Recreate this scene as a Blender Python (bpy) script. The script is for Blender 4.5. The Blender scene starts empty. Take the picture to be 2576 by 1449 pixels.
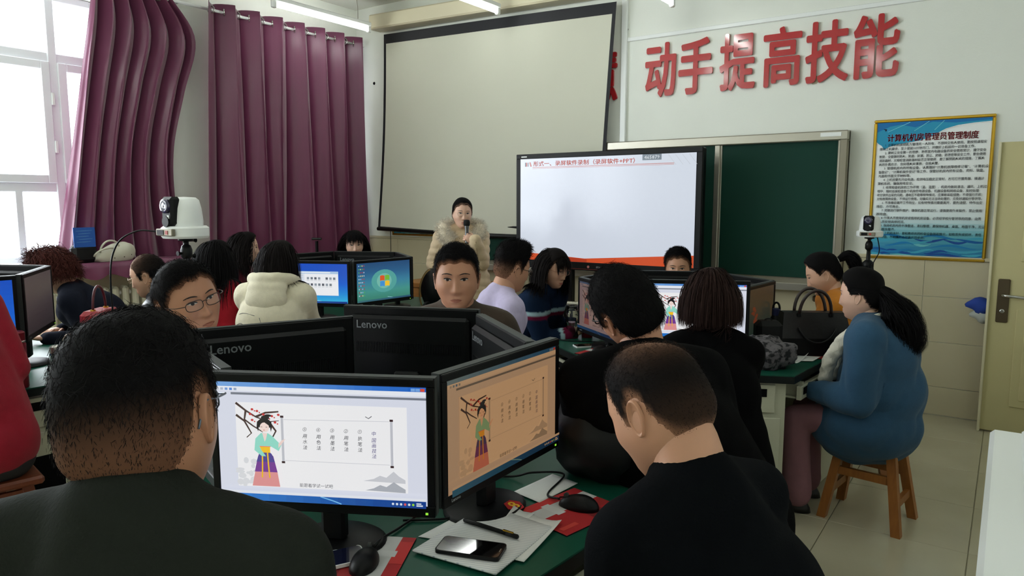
import bpy, bmesh, math, random
import numpy as np
from mathutils import Vector, Matrix, Euler
from mathutils.bvhtree import BVHTree

random.seed(7)
RNG = np.random.default_rng(7)
SC = bpy.context.scene
COL = SC.collection
rad = math.radians

# ------------------------------------------------------------------ camera, light, exposure
cam_d = bpy.data.cameras.new('camera')
cam_d.sensor_fit = 'HORIZONTAL'
cam_d.sensor_width = 36.0
cam_d.lens = 25.16
cam_d.clip_start = 0.02
cam = bpy.data.objects.new('camera', cam_d)
COL.objects.link(cam)
cam.location = (0, 0, 1.6)
cam.rotation_euler = (rad(90 - 6.85), 0, rad(34.8))
SC.camera = cam
SC.view_settings.view_transform = 'Standard'
SC.view_settings.look = 'None'
SC.view_settings.gamma = 1.0
SC.view_settings.use_curve_mapping = False
EXPO = 0.0
SC.view_settings.exposure = EXPO
SKY = 14.5          # bright overcast daylight outside the windows
TUBE = 26.0         # fluorescent tubes
SCR = 0.86         # screens
world = bpy.data.worlds.new('world')
SC.world = world
world.use_nodes = True
bg = world.node_tree.nodes['Background']
bg.inputs['Color'].default_value = (0.90, 0.96, 1.0, 1)
bg.inputs['Strength'].default_value = SKY
SC.cycles.use_denoising = True
SC.cycles.max_bounces = 8
SC.cycles.diffuse_bounces = 5
SC.cycles.sample_clamp_indirect = 10.0

# ------------------------------------------------------------------ materials
MATS = {}
def lin(c):
    return tuple(((v / 255.0) / 12.92 if v / 255.0 <= 0.04045 else (((v / 255.0) + 0.055) / 1.055) ** 2.4) for v in c)

def mat(name, rgb=(128, 128, 128), rough=0.6, metal=0.0, var=0.0, vscale=8.0, bump=0.0, bscale=60.0,
        attr=False, emit=0.0, spec=0.5, trans=0.0, alpha=1.0, sheen=0.0, rgb2=None, thr=None, coat=0.0, sss=0.0, stretch=None):
    if name in MATS:
        return MATS[name]
    m = bpy.data.materials.new(name)
    m.use_nodes = True
    nt = m.node_tree
    b = nt.nodes['Principled BSDF']
    c = lin(rgb)
    b.inputs['Roughness'].default_value = rough
    b.inputs['Metallic'].default_value = metal
    b.inputs['Specular IOR Level'].default_value = spec
    b.inputs['Base Color'].default_value = (*c, 1)
    if coat:
        b.inputs['Coat Weight'].default_value = coat
        b.inputs['Coat Roughness'].default_value = 0.1
    if sheen:
        b.inputs['Sheen Weight'].default_value = sheen
    if sss:
        b.inputs['Subsurface Weight'].default_value = sss
        b.inputs['Subsurface Radius'].default_value = (0.012, 0.005, 0.003)
        b.inputs['Subsurface Scale'].default_value = 0.6
    if trans:
        b.inputs['Transmission Weight'].default_value = trans
        b.inputs['IOR'].default_value = 1.45
    if alpha < 1:
        b.inputs['Alpha'].default_value = alpha
    src = None
    tc = nt.nodes.new('ShaderNodeTexCoord')
    vec = tc.outputs['Object']
    if stretch:
        mp = nt.nodes.new('ShaderNodeMapping')
        mp.inputs['Scale'].default_value = stretch
        nt.links.new(vec, mp.inputs['Vector'])
        vec = mp.outputs['Vector']
    if attr:
        at = nt.nodes.new('ShaderNodeAttribute')
        at.attribute_name = 'Col'
        src = at.outputs['Color']
    if var > 0 or rgb2:
        n = nt.nodes.new('ShaderNodeTexNoise')
        n.inputs['Scale'].default_value = vscale
        n.inputs['Detail'].default_value = 4
        nt.links.new(vec, n.inputs['Vector'])
        mx = nt.nodes.new('ShaderNodeMix')
        mx.data_type = 'RGBA'
        fac = n.outputs['Fac']
        if thr is not None:
            rp = nt.nodes.new('ShaderNodeValToRGB')
            rp.color_ramp.elements[0].position = thr - 0.04
            rp.color_ramp.elements[1].position = thr + 0.04
            nt.links.new(fac, rp.inputs['Fac'])
            fac = rp.outputs['Color']
        nt.links.new(fac, mx.inputs[0])
        if rgb2:
            c2 = lin(rgb2)
            mx.inputs[6].default_value = (*c, 1)
            mx.inputs[7].default_value = (*c2, 1)
        elif src is None:
            mx.inputs[6].default_value = (*[v * (1 - var) for v in c], 1)
            mx.inputs[7].default_value = (*[min(1, v * (1 + var)) for v in c], 1)
        else:
            mx.blend_type = 'MULTIPLY'
            mx.inputs[0].default_value = 1.0
            for l in list(mx.inputs[0].links):
                nt.links.remove(l)
            rp = nt.nodes.new('ShaderNodeValToRGB')
            rp.color_ramp.elements[0].color = (1 - var, 1 - var, 1 - var, 1)
            rp.color_ramp.elements[1].color = (1, 1, 1, 1)
            nt.links.new(n.outputs['Fac'], rp.inputs['Fac'])
            nt.links.new(src, mx.inputs[6])
            nt.links.new(rp.outputs['Color'], mx.inputs[7])
        src = mx.outputs[2]
    if src is not None:
        nt.links.new(src, b.inputs['Base Color'])
    if emit > 0:
        b.inputs['Emission Strength'].default_value = emit
        b.inputs['Emission Color'].default_value = (*c, 1)
        if src is not None:
            nt.links.new(src, b.inputs['Emission Color'])
            b.inputs['Base Color'].default_value = (0.01, 0.01, 0.01, 1)
            for l in list(b.inputs['Base Color'].links):
                nt.links.remove(l)
        else:
            b.inputs['Base Color'].default_value = (0.02, 0.02, 0.02, 1)
    if bump > 0:
        n2 = nt.nodes.new('ShaderNodeTexNoise')
        n2.inputs['Scale'].default_value = bscale
        n2.inputs['Detail'].default_value = 3
        nt.links.new(vec, n2.inputs['Vector'])
        bp = nt.nodes.new('ShaderNodeBump')
        bp.inputs['Strength'].default_value = bump
        bp.inputs['Distance'].default_value = 0.004
        nt.links.new(n2.outputs['Fac'], bp.inputs['Height'])
        nt.links.new(bp.outputs['Normal'], b.inputs['Normal'])
    MATS[name] = m
    return m

# ------------------------------------------------------------------ object helpers
def tag(o, label=None, cat=None, group=None, kind=None):
    if label: o['label'] = label
    if cat: o['category'] = cat
    if group: o['group'] = group
    if kind: o['kind'] = kind
    return o

def empty(name, loc=(0, 0, 0), rz=0.0, label=None, cat=None, group=None):
    o = bpy.data.objects.new(name, None)
    o.empty_display_size = 0.05
    COL.objects.link(o)
    o.location = loc
    o.rotation_euler = (0, 0, rz)
    return tag(o, label, cat, group)

def link(name, me, m=None, parent=None, loc=None, rot=None):
    o = bpy.data.objects.new(name, me)
    COL.objects.link(o)
    if m is not None:
        me.materials.clear()
        me.materials.append(m)
    if parent is not None:
        o.parent = parent
    if loc is not None: o.location = loc
    if rot is not None: o.rotation_euler = rot
    return o

class MB:
    """collects geometry for ONE mesh"""
    def __init__(self):
        self.v = []; self.f = []; self.c = []; self.n = 0
    def add(self, verts, faces, col=None, M=None):
        verts = np.asarray(verts, float)
        if M is not None:
            M = np.array(M)
            verts = verts @ M[:3, :3].T + M[:3, 3]
        self.v.append(verts)
        n = self.n
        self.f += [[i + n for i in f] for f in faces]
        if col is not None:
            self.c += [col] * len(faces)
        self.n += len(verts)
        return self
    def box(self, lo, hi, bev=0.0, M=None, col=None):
        x0, y0, z0 = lo; x1, y1, z1 = hi
        if bev > 0:
            bev = min(bev, (x1 - x0) * .45, (y1 - y0) * .45, (z1 - z0) * .45)
            vs, idx = [], {}
            def vi(p):
                k = tuple(round(q, 6) for q in p)
                if k not in idx:
                    idx[k] = len(vs); vs.append(k)
                return idx[k]
            fs = []
            L = (x0, y0, z0); Hh = (x1, y1, z1)
            def corner(s, ax):
                p = []
                for k in range(3):
                    e = Hh[k] if s[k] else L[k]
                    if k != ax: e += (-bev if s[k] else bev)
                    p.append(e)
                return p
            for ax in range(3):
                o1, o2 = [(1, 2), (2, 0), (0, 1)][ax]
                for sd in (0, 1):
                    q = []
                    for a, b2 in ((0, 0), (1, 0), (1, 1), (0, 1)):
                        s = [0, 0, 0]; s[ax] = sd; s[o1] = a; s[o2] = b2
                        q.append(vi(corner(s, ax)))
                    fs.append(q if sd else q[::-1])
            for ax in range(3):
                o1, o2 = [(1, 2), (2, 0), (0, 1)][ax]
                for a in (0, 1):
                    for b2 in (0, 1):
                        s0 = [0, 0, 0]; s0[o1] = a; s0[o2] = b2
                        s1 = list(s0); s1[ax] = 1
                        q = [vi(corner(s0, o1)), vi(corner(s0, o2)), vi(corner(s1, o2)), vi(corner(s1, o1))]
                        if (a + b2) % 2 == 0: q = q[::-1]
                        fs.append(q)
            for sx in (0, 1):
                for sy in (0, 1):
                    for sz in (0, 1):
                        s = (sx, sy, sz)
                        q = [vi(corner(s, 0)), vi(corner(s, 1)), vi(corner(s, 2))]
                        if (sx + sy + sz) % 2 == 0: q = q[::-1]
                        fs.append(q)
            return self.add(vs, fs, col, M)
        vs = [(x0, y0, z0), (x1, y0, z0), (x1, y1, z0), (x0, y1, z0), (x0, y0, z1), (x1, y0, z1), (x1, y1, z1), (x0, y1, z1)]
        fs = [(3, 2, 1, 0), (4, 5, 6, 7), (0, 1, 5, 4), (1, 2, 6, 5), (2, 3, 7, 6), (3, 0, 4, 7)]
        return self.add(vs, fs, col, M)
    def prism(self, poly, z0, z1, M=None, col=None):
        n = len(poly)
        vs = [(x, y, z0) for x, y in poly] + [(x, y, z1) for x, y in poly]
        fs = [list(range(n))[::-1], list(range(n, 2 * n))] + [(i, (i + 1) % n, n + (i + 1) % n, n + i) for i in range(n)]
        return self.add(vs, fs, col, M)
    def lathe(self, prof, seg=24, M=None, col=None, cap=True):
        vs, fs = [], []
        for r, z in prof:
            for k in range(seg):
                a = 2 * math.pi * k / seg
                vs.append((r * math.cos(a), r * math.sin(a), z))
        for i in range(len(prof) - 1):
            for k in range(seg):
                k2 = (k + 1) % seg
                fs.append((i * seg + k, i * seg + k2, (i + 1) * seg + k2, (i + 1) * seg + k))
        if cap:
            fs.append(list(range(seg))[::-1])
            fs.append([(len(prof) - 1) * seg + k for k in range(seg)])
        return self.add(vs, fs, col, M)
    def tube(self, pts, r, seg=8, M=None, col=None, closed=False):
        P = np.asarray(pts, float)
        n = len(P)
        rr = np.full(n, r) if np.isscalar(r) else np.asarray(r, float)
        if closed:
            T = np.roll(P, -1, 0) - np.roll(P, 1, 0)
        else:
            T = np.gradient(P, axis=0)
        T /= np.linalg.norm(T, axis=1)[:, None] + 1e-12
        ref = np.array((0, 0, 1.0))
        if abs(T[0] @ ref) > .9: ref = np.array((1.0, 0, 0))
        U = np.cross(T[0], ref); U /= np.linalg.norm(U)
        vs, fs = [], []
        for i in range(n):
            U = U - T[i] * (U @ T[i]); U /= np.linalg.norm(U) + 1e-12
            V = np.cross(T[i], U)
            for k in range(seg):
                a = 2 * math.pi * k / seg
                vs.append(P[i] + rr[i] * (math.cos(a) * U + math.sin(a) * V))
        m = n if closed else n - 1
        for i in range(m):
            j = (i + 1) % n
            for k in range(seg):
                k2 = (k + 1) % seg
                fs.append((i * seg + k, i * seg + k2, j * seg + k2, j * seg + k))
        if not closed:
            fs.append(list(range(seg))[::-1])
            fs.append([(n - 1) * seg + k for k in range(seg)])
        return self.add(vs, fs, col, M)
    def ell(self, c, radii, R=None, seg=16, rings=10, col=None):
        vs = [(0, 0, -1)]
        for i in range(1, rings):
            e = -math.pi / 2 + math.pi * i / rings
            for k in range(seg):
                a = 2 * math.pi * k / seg
                vs.append((math.cos(e) * math.cos(a), math.cos(e) * math.sin(a), math.sin(e)))
        vs.append((0, 0, 1))
        fs = []
        for k in range(seg):
            k2 = (k + 1) % seg
            fs.append((0, 1 + k2, 1 + k))
            for i in range(rings - 2):
                fs.append((1 + i * seg + k, 1 + i * seg + k2, 1 + (i + 1) * seg + k2, 1 + (i + 1) * seg + k))
            o = 1 + (rings - 2) * seg
            fs.append((o + k, o + k2, len(vs) - 1))
        V = np.array(vs) * np.array(radii)
        if R is not None: V = V @ np.array(R).T
        return self.add(V + np.array(c), fs, col)
    def cap(self, p0, r0, p1, r1, seg=14, col=None):
        p0 = np.array(p0, float); p1 = np.array(p1, float)
        d = p1 - p0; L = np.linalg.norm(d); d = d / (L + 1e-9)
        ref = np.array((0, 0, 1.0)) if abs(d[2]) < .9 else np.array((1.0, 0, 0))
        U = np.cross(d, ref); U /= np.linalg.norm(U); V = np.cross(d, U)
        prof = [(-math.cos(t) * r0, math.sin(t) * r0) for t in (0.35, 0.7, 1.1)] + [(0, r0), (L, r1)] + [(L + math.cos(t) * r1, math.sin(t) * r1) for t in (1.1, 0.7, 0.35)]
        vs, fs = [p0 - d * r0], []
        for s, r in prof:
            for k in range(seg):
                a = 2 * math.pi * k / seg
                vs.append(p0 + d * s + r * (math.cos(a) * U + math.sin(a) * V))
        vs.append(p1 + d * r1)
        n = len(prof)
        for k in range(seg):
            k2 = (k + 1) % seg
            fs.append((0, 1 + k2, 1 + k))
            for i in range(n - 1):
                fs.append((1 + i * seg + k, 1 + i * seg + k2, 1 + (i + 1) * seg + k2, 1 + (i + 1) * seg + k))
            fs.append((1 + (n - 1) * seg + k, 1 + (n - 1) * seg + k2, len(vs) - 1))
        return self.add(vs, fs, col)
    def arrays(self):
        return np.concatenate(self.v) if self.v else np.zeros((0, 3)), self.f
    def mesh(self, name, smooth=False):
        V, F = self.arrays()
        me = bpy.data.meshes.new(name)
        me.from_pydata(V.tolist(), [], F)
        if self.c:
            a = me.color_attributes.new('Col', 'FLOAT_COLOR', 'CORNER')
            buf = np.ones((len(me.loops), 4), np.float32)
            k = 0
            for p, c in zip(F, self.c):
                buf[k:k + len(p), :3] = c
                k += len(p)
            a.data.foreach_set('color', buf.ravel())
        if smooth:
            me.polygons.foreach_set('use_smooth', [True] * len(me.polygons))
        me.update()
        return me
    def build(self, name, m=None, parent=None, loc=None, rot=None, smooth=False, auto=None):
        me = self.mesh(name, smooth or auto is not None)
        if auto is not None:
            sharp_by_angle(me, auto)
        return link(name, me, m, parent, loc, rot)

def sharp_by_angle(me, deg):
    bm = bmesh.new(); bm.from_mesh(me)
    lim = rad(deg)
    for e in bm.edges:
        if len(e.link_faces) == 2 and e.calc_face_angle(0) > lim:
            e.smooth = False
    bm.to_mesh(me); bm.free()

def rotz(a):
    return Matrix.Rotation(a, 4, 'Z')

def bez(p0, p1, p2, p3, n=16):
    t = np.linspace(0, 1, n)[:, None]
    p0, p1, p2, p3 = [np.array(p, float) for p in (p0, p1, p2, p3)]
    return (1 - t) ** 3 * p0 + 3 * (1 - t) ** 2 * t * p1 + 3 * (1 - t) * t * t * p2 + t ** 3 * p3

def spline(pts, n=8):
    """Catmull-Rom through points"""
    P = np.asarray(pts, float)
    P = np.vstack([2 * P[0] - P[1], P, 2 * P[-1] - P[-2]])
    out = []
    for i in range(1, len(P) - 2):
        for t in np.linspace(0, 1, n, endpoint=False):
            a, b, c, d = P[i - 1], P[i], P[i + 1], P[i + 2]
            out.append(.5 * (2 * b + (c - a) * t + (2 * a - 5 * b + 4 * c - d) * t * t + (3 * b - a - 3 * c + d) * t ** 3))
    out.append(P[-2])
    return np.array(out)

def snoise(P, scale=1.0, seed=0, octs=1):
    """smooth pseudo noise, vectorised"""
    r = np.random.default_rng(seed + 11)
    out = np.zeros(len(P)); amp = 1.0; tot = 0
    for o in range(octs):
        s = np.zeros(len(P))
        for k in range(7):
            d = r.normal(size=3); d /= np.linalg.norm(d)
            s += np.sin((P @ d) * scale * (2 ** o) * r.uniform(.6, 1.5) + r.uniform(0, 6.28))
        out += amp * s / 3.0; tot += amp; amp *= .5
    return out / tot

# ------------------------------------------------------------------ text to outline polygons
_TX = {}
def text_geo(s, bold=0.0, res=2):
    k = (s, bold, res)
    if k in _TX: return _TX[k]
    cu = bpy.data.curves.new('t', 'FONT')
    cu.body = s
    cu.size = 1.0
    cu.resolution_u = res
    cu.offset = bold
    cu.fill_mode = 'BOTH'
    o = bpy.data.objects.new('t', cu)
    COL.objects.link(o)
    bpy.context.view_layer.update()
    dg = bpy.context.evaluated_depsgraph_get()
    me = bpy.data.meshes.new_from_object(o.evaluated_get(dg))
    V = np.array([v.co[:] for v in me.vertices]).reshape(-1, 3)
    F = [list(p.vertices) for p in me.polygons]
    bpy.data.objects.remove(o); bpy.data.curves.remove(cu); bpy.data.meshes.remove(me)
    _TX[k] = (V, F)
    return V, F

class Canvas:
    """flat print on a plane: local x right, z up (0..w, 0..h, origin bottom left), layers stacked towards -y"""
    def __init__(self, w, h, step=0.00012, y=0.0):
        self.w, self.h, self.mb, self.y, self.step = w, h, MB(), y, step
    def _l(self):
        self.y -= self.step
        return self.y
    def poly(self, pts, rgb):
        y = self._l()
        self.mb.add([(x * self.w, y, z * self.h) for x, z in pts], [list(range(len(pts)))], lin(rgb))
    def rect(self, x0, z0, x1, z1, rgb, rgb2=None):
        if rgb2 is None:
            return self.poly([(x0, z0), (x1, z0), (x1, z1), (x0, z1)], rgb)
        n = 12; y = self._l()
        for i in range(n):
            a, b = x0 + (x1 - x0) * i / n, x0 + (x1 - x0) * (i + 1) / n
            t = (i + .5) / n
            c = tuple(rgb[k] * (1 - t) + rgb2[k] * t for k in range(3))
            self.mb.add([(a * self.w, y, z0 * self.h), (b * self.w, y, z0 * self.h), (b * self.w, y, z1 * self.h), (a * self.w, y, z1 * self.h)], [[0, 1, 2, 3]], lin(c))
    def vgrad(self, x0, z0, x1, z1, rgbs, n=24):
        y = self._l()
        for i in range(n):
            a, b = z0 + (z1 - z0) * i / n, z0 + (z1 - z0) * (i + 1) / n
            t = (i + .5) / n * (len(rgbs) - 1); k = min(int(t), len(rgbs) - 2); t -= k
            c = tuple(rgbs[k][q] * (1 - t) + rgbs[k + 1][q] * t for q in range(3))
            self.mb.add([(x0 * self.w, y, a * self.h), (x1 * self.w, y, a * self.h), (x1 * self.w, y, b * self.h), (x0 * self.w, y, b * self.h)], [[0, 1, 2, 3]], lin(c))
    def ell(self, cx, cz, rx, rz, rgb, n=18, a0=0):
        self.poly([(cx + rx * math.cos(2 * math.pi * i / n), cz + rz * math.sin(2 * math.pi * i / n)) for i in range(n)], rgb)
    def line(self, pts, wd, rgb):
        """wd relative to height"""
        y = self._l()
        P = np.array([(x * self.w, z * self.h) for x, z in pts])
        T = np.gradient(P, axis=0); T /= np.linalg.norm(T, axis=1)[:, None] + 1e-9
        Nn = np.stack([-T[:, 1], T[:, 0]], 1)
        ww = (np.full(len(P), wd) if np.isscalar(wd) else np.array(wd)) * self.h / 2
        A, B = P + Nn * ww[:, None], P - Nn * ww[:, None]
        vs = [(p[0], y, p[1]) for p in B] + [(p[0], y, p[1]) for p in A]
        n = len(P)
        self.mb.add(vs, [[i, i + 1, n + i + 1, n + i] for i in range(n - 1)], lin(rgb))
    def text(self, s, x, z, size, rgb, bold=0.0, width=None, align='l', res=1, slant=0.0):
        """size relative to height (em); width relative to w"""
        V, F = text_geo(s, 0.0, res)
        if not len(V): return
        y = self._l()
        V = V.copy()
        if bold:                                  # heavier strokes: struck several times
            n0 = len(V)
            offs = ((-bold, 0), (bold, 0), (0, bold * .7), (0, -bold * .7))
            F = [[i + n0 * k for i in f] for k in range(4) for f in F]
            V = np.concatenate([V + np.array((a, b, 0)) for a, b in offs])
        V = V * size * self.h
        if slant: V[:, 0] += slant * V[:, 1]
        x0, x1 = V[:, 0].min(), V[:, 0].max()
        if width is not None:
            V[:, 0] = (V[:, 0] - x0) * (width * self.w / (x1 - x0))
            x0, x1 = V[:, 0].min(), V[:, 0].max()
        off = x * self.w - (x0 if align == 'l' else (x0 + x1) / 2 if align == 'c' else x1)
        Q = np.stack([V[:, 0] + off, np.full(len(V), y), V[:, 1] + z * self.h], 1)
        self.mb.add(Q, F, lin(rgb))
    def build(self, name, m, parent, loc=(0, 0, 0)):
        return self.mb.build(name, m, parent, loc)

# ------------------------------------------------------------------ shared materials
M_wall = mat('wall_paint', (230, 233, 225), .75, var=.04, vscale=3, bump=.15, bscale=90)
M_ceil = mat('ceiling_paint', (214, 215, 206), .85, var=.03, vscale=2)
M_tile_w = mat('wall_tile_glaze', (206, 198, 170), .28, var=.06, vscale=1.3, rgb2=(192, 183, 152), stretch=(1, 1, .35))
M_grout = mat('grout', (168, 162, 138), .9)
M_tile_f = mat('floor_tile_glaze', (196, 190, 166), .22, rgb2=(172, 165, 140), vscale=2.2, coat=.2)
M_pvc = mat('white_pvc', (232, 234, 240), .35)
M_glass = mat('window_glass', (235, 245, 250), .05, alpha=.08)
M_alu = mat('aluminium', (172, 168, 156), .35, metal=.8)
M_alu_dull = mat('dull_aluminium', (140, 134, 118), .45, metal=.5)
M_black = mat('black_plastic', (13, 14, 16), .42, spec=.2, bump=.05, bscale=400)
M_bezel = mat('monitor_bezel_plastic', (9, 10, 12), .4, spec=.18)
M_edge = mat('grey_bezel_edge', (58, 62, 62), .5, spec=.2)
M_blackmetal = mat('black_metal', (14, 14, 16), .4, spec=.25)
M_green = mat('chalkboard_green', (20, 62, 50), .6, spec=.12, var=.12, vscale=2.5, rgb2=(26, 58, 50))
M_desk = mat('desk_top_green', (18, 76, 60), .36, var=.08, vscale=5, spec=.22)
M_deskedge = mat('desk_edge_black', (14, 20, 20), .5, spec=.2)
M_beige = mat('beige_sheet_metal', (186, 186, 164), .45, var=.03)
M_dark = mat('dark_void', (7, 7, 8), .8, spec=.1)
M_white = mat('white_plastic', (236, 239, 238), .35)
M_paper = mat('white_paper', (228, 228, 226), .8, var=.02, vscale=30)
M_wood = mat('varnished_wood', (168, 108, 44), .45, rgb2=(120, 68, 26), vscale=9, stretch=(6, 6, .8), bump=.1, bscale=30)
M_woodred = mat('reddish_wood', (120, 58, 30), .45, rgb2=(88, 38, 20), vscale=9, stretch=(6, 6, .8))
M_lectern = mat('lectern_wood', (178, 122, 60), .4, rgb2=(150, 96, 42), vscale=6, stretch=(.8, 6, 6))
M_redchar = mat('red_acrylic', (176, 24, 34), .12, coat=.6)
M_gold = mat('gold_frame', (206, 166, 60), .25, metal=.9)
M_chrome = mat('chrome', (190, 190, 188), .18, metal=1)
M_print = mat('printed_ink', attr=True, rough=.45, spec=.3)
M_screen = mat('lit_screen', attr=True, rough=.25, emit=SCR)
M_tube = mat('fluorescent_tube', (250, 255, 250), .3, emit=TUBE)
M_redpad = mat('mouse_pad_print', attr=True, rough=.7)
M_door = mat('door_enamel', (190, 182, 136), .4, var=.03)
M_doorhw = mat('door_bronze', (96, 84, 66), .35, metal=.7)

# ------------------------------------------------------------------ room shell
XL, XR, YF, YB, ZC = -6.52, 0.86, 6.15, -2.9, 3.84
fl = MB().box((XL - .25, YB - .2, -.12), (XR + .2, YF + .2, -.008)).build('floor', M_grout)
tag(fl, kind='structure')
TS = .6
tme = MB().box((-TS / 2 + .002, -TS / 2 + .002, -.012), (TS / 2 - .002, TS / 2 - .002, 0), bev=.0015).mesh('floor_tile')
tme.materials.append(M_tile_f)
nx = int((XR - XL) / TS) + 1
for i in range(nx + 1):
    for j in range(int((YF - YB) / TS) + 1):
        x = XR - TS * (i + .5) + .28; y = YF - TS * (j + .5)
        if x + TS / 2 > XR + .01 or x - TS / 2 < XL - .02 - TS: continue
        o = bpy.data.objects.new('floor_tile', tme); COL.objects.link(o); o.parent = fl
        o.location = (x, y, random.uniform(-.0004, 0))
        o.rotation_euler = (0, 0, random.choice([0, math.pi / 2, math.pi]))

wf = MB().box((XL - .25, YF, 0), (XR + .2, YF + .2, ZC)).build('wall_front', M_wall); tag(wf, kind='structure')
wr = MB().box((XR, YB, 0), (XR + .2, YF, ZC)).build('wall_right', M_wall); tag(wr, kind='structure')
wb = MB().box((XL - .25, YB - .2, 0), (XR + .2, YB, ZC)).build('wall_back', M_wall); tag(wb, kind='structure')
ce = MB().box((XL - .25, YB - .2, ZC), (XR + .2, YF + .2, ZC + .2)).build('ceiling', M_ceil); tag(ce, kind='structure')
# left wall with three openings
WIN = [(-2.5, -.55), (.0, 3.22), (4.4, 5.85)]
WZ = [(1.06, 3.3), (1.06, 3.3), (1.06, 3.3)]
wl = MB()
ys = [YB] + [v for w in WIN for v in w] + [YF]
for k in range(0, len(ys), 2):
    wl.box((XL - .25, ys[k], 0), (XL, ys[k + 1], ZC))
for (a, b), (z0, z1) in zip(WIN, WZ):
    wl.box((XL - .25, a, 0), (XL, b, z0)); wl.box((XL - .25, a, z1), (XL, b, ZC))
wl = wl.build('wall_left', M_wall); tag(wl, kind='structure')

# tiled dado
def dado(parent, axis, span, coord, ztop, skip=None, th=.007):
    rows = [(ztop - .27, ztop), (ztop - .61, ztop - .273), (ztop - .95, ztop - .613), (0.005, ztop - .953)]
    w = .6
    n = int(math.ceil((span[1] - span[0]) / w))
    for (z0, z1) in rows:
        for i in range(n):
            a = span[0] + i * w + .0015; b = min(span[0] + (i + 1) * w - .0015, span[1])
            if b - a < .03: continue
            if axis == 'x':
                me = MB().box((a, coord - th, z0), (b, coord, z1), bev=.0015).mesh('wall_tile')
            else:
                me = MB().box((coord, a, z0), (coord + th, b, z1), bev=.0015).mesh('wall_tile')
            link('wall_tile', me, M_tile_w, parent)
dado(wf, 'x', (XL + .01, XR), YF, 1.17)
dado(wl, 'y', (2.1, YF - .01), XL, 1.0)
for nm, lo, hi in (('trim_1', (XL, YF - .02, 1.172), (XR, YF, 1.2)), ('trim_2', (-2.99, YF - .016, 3.05), (XR, YF, 3.085)),
                   ('trim_3', (-3.04, YF - .03, 2.15), (-2.985, YF, ZC))):
    tag(MB().box(lo, hi, bev=.004).build(nm, M_white if nm != 'trim_1' else M_tile_w), kind='structure')
tag(MB().prism([(.04 * math.cos(a) * (1 + .25 * math.sin(3 * a)), .035 * math.sin(a)) for a in np.linspace(0, 6.0, 9)], 0, .004,
    M=Matrix.Translation((-1.36, YF - .002, 2.56)) @ Matrix.Rotation(rad(90), 4, 'X')).build('paint_chip', M_grout),
    'dark chipped hole in the plaster beside the red wall characters', 'hole')
for k, (x, z) in enumerate(((-3.0, 3.16), (-6.24, 2.98))):
    tag(MB().lathe([(.018, 0), (.014, .006), (.004, .007)], 12, M=Matrix.Translation((x, YF - .001, z)) @ Matrix.Rotation(rad(90), 4, 'X')).build('wall_plug', M_dark),
        ['small dark screw plug in the white wall above the trim line', 'small dark plug in the wall left of the projection screen'][k], 'plug')

# ------------------------------------------------------------------ windows
def bar(mb, y0, y1, z0, z1, x0=-6.68, x1=-6.6):
    mb.box((x0, y0, z0), (x1, y1, z1), bev=.006)
def window(name, ya, yb, z0, z1, posts, trans, lowm):
    w = empty(name, (0, 0, 0)); tag(w, kind='structure')
    fr = MB()
    bar(fr, ya, ya + .06, z0, z1); bar(fr, yb - .06, yb, z0, z1)
    bar(fr, ya + .06, yb - .06, z0, z0 + .06); bar(fr, ya + .06, yb - .06, z1 - .06, z1)
    fr.build('window_frame', M_pvc, w)
    for y in posts:
        p = MB(); bar(p, y - .035, y + .035, z0 + .05, z1 - .05, -6.69, -6.58); p.build('mullion', M_pvc, w)
    for z in trans:
        p = MB(); bar(p, ya + .05, yb - .05, z - .04, z + .04, -6.685, -6.59); p.build('transom', M_pvc, w)
    for y in lowm:
        p = MB(); bar(p, y - .03, y + .03, z0 + .05, trans[0] - .03, -6.685, -6.585); p.build('mullion', M_pvc, w)
    ed = [ya] + posts + [yb]
    for a, b in zip(ed[:-1], ed[1:]):
        s = MB(); za, zb = trans[0] + .035, trans[1] - .035
        a2, b2 = a + .03, b - .03
        for q in ((a2, a2 + .07, za, zb), (b2 - .07, b2, za, zb), (a2 + .07, b2 - .07, za, za + .07), (a2 + .07, b2 - .07, zb - .07, zb)):
            bar(s, *q, x0=-6.66, x1=-6.565)
        so = s.build('sash', M_pvc, w)
        for zz in (za + .3, zb - .3):
            MB().box((-6.575, b2 - .004, zz - .05), (-6.555, b2 + .02, zz + .05), bev=.004).build('hinge', M_white, so)
        MB().box((-6.645, a2, z0 + .02), (-6.638, b2, trans[0])).build('pane', M_glass, w)
        MB().box((-6.645, a2, za + .03), (-6.638, b2, zb - .03)).build('pane', M_glass, w)
        MB().box((-6.645, a2, trans[1]), (-6.638, b2, z1 - .02)).build('pane', M_glass, w)
    MB().box((-6.6, ya - .05, z0 - .035), (XL + .1, yb + .05, z0), bev=.008).build('window_sill', M_pvc, w)
    return w
window('window_1', .0, 3.22, 1.1, 3.3, [1.12, 2.83], [1.72, 2.78], [.56, 1.75, 2.51])
window('window_2', 4.4, 5.85, 1.1, 3.3, [5.12], [1.72, 2.78], [4.75, 5.5])
window('window_3', -2.5, -.55, 1.1, 3.3, [-1.5], [1.72, 2.78], [-2, -1])
for k, (a, b) in enumerate(WIN):          # light portals in the openings (sampling aid only)
    ld = bpy.data.lights.new('window_portal', 'AREA'); ld.shape = 'RECTANGLE'
    ld.size = b - a; ld.size_y = 2.2; ld.cycles.is_portal = True
    lo = bpy.data.objects.new('window_portal', ld); COL.objects.link(lo)
    lo.location = (-6.8, (a + b) / 2, 2.18); lo.rotation_euler = (rad(90), 0, rad(-90))

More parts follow.
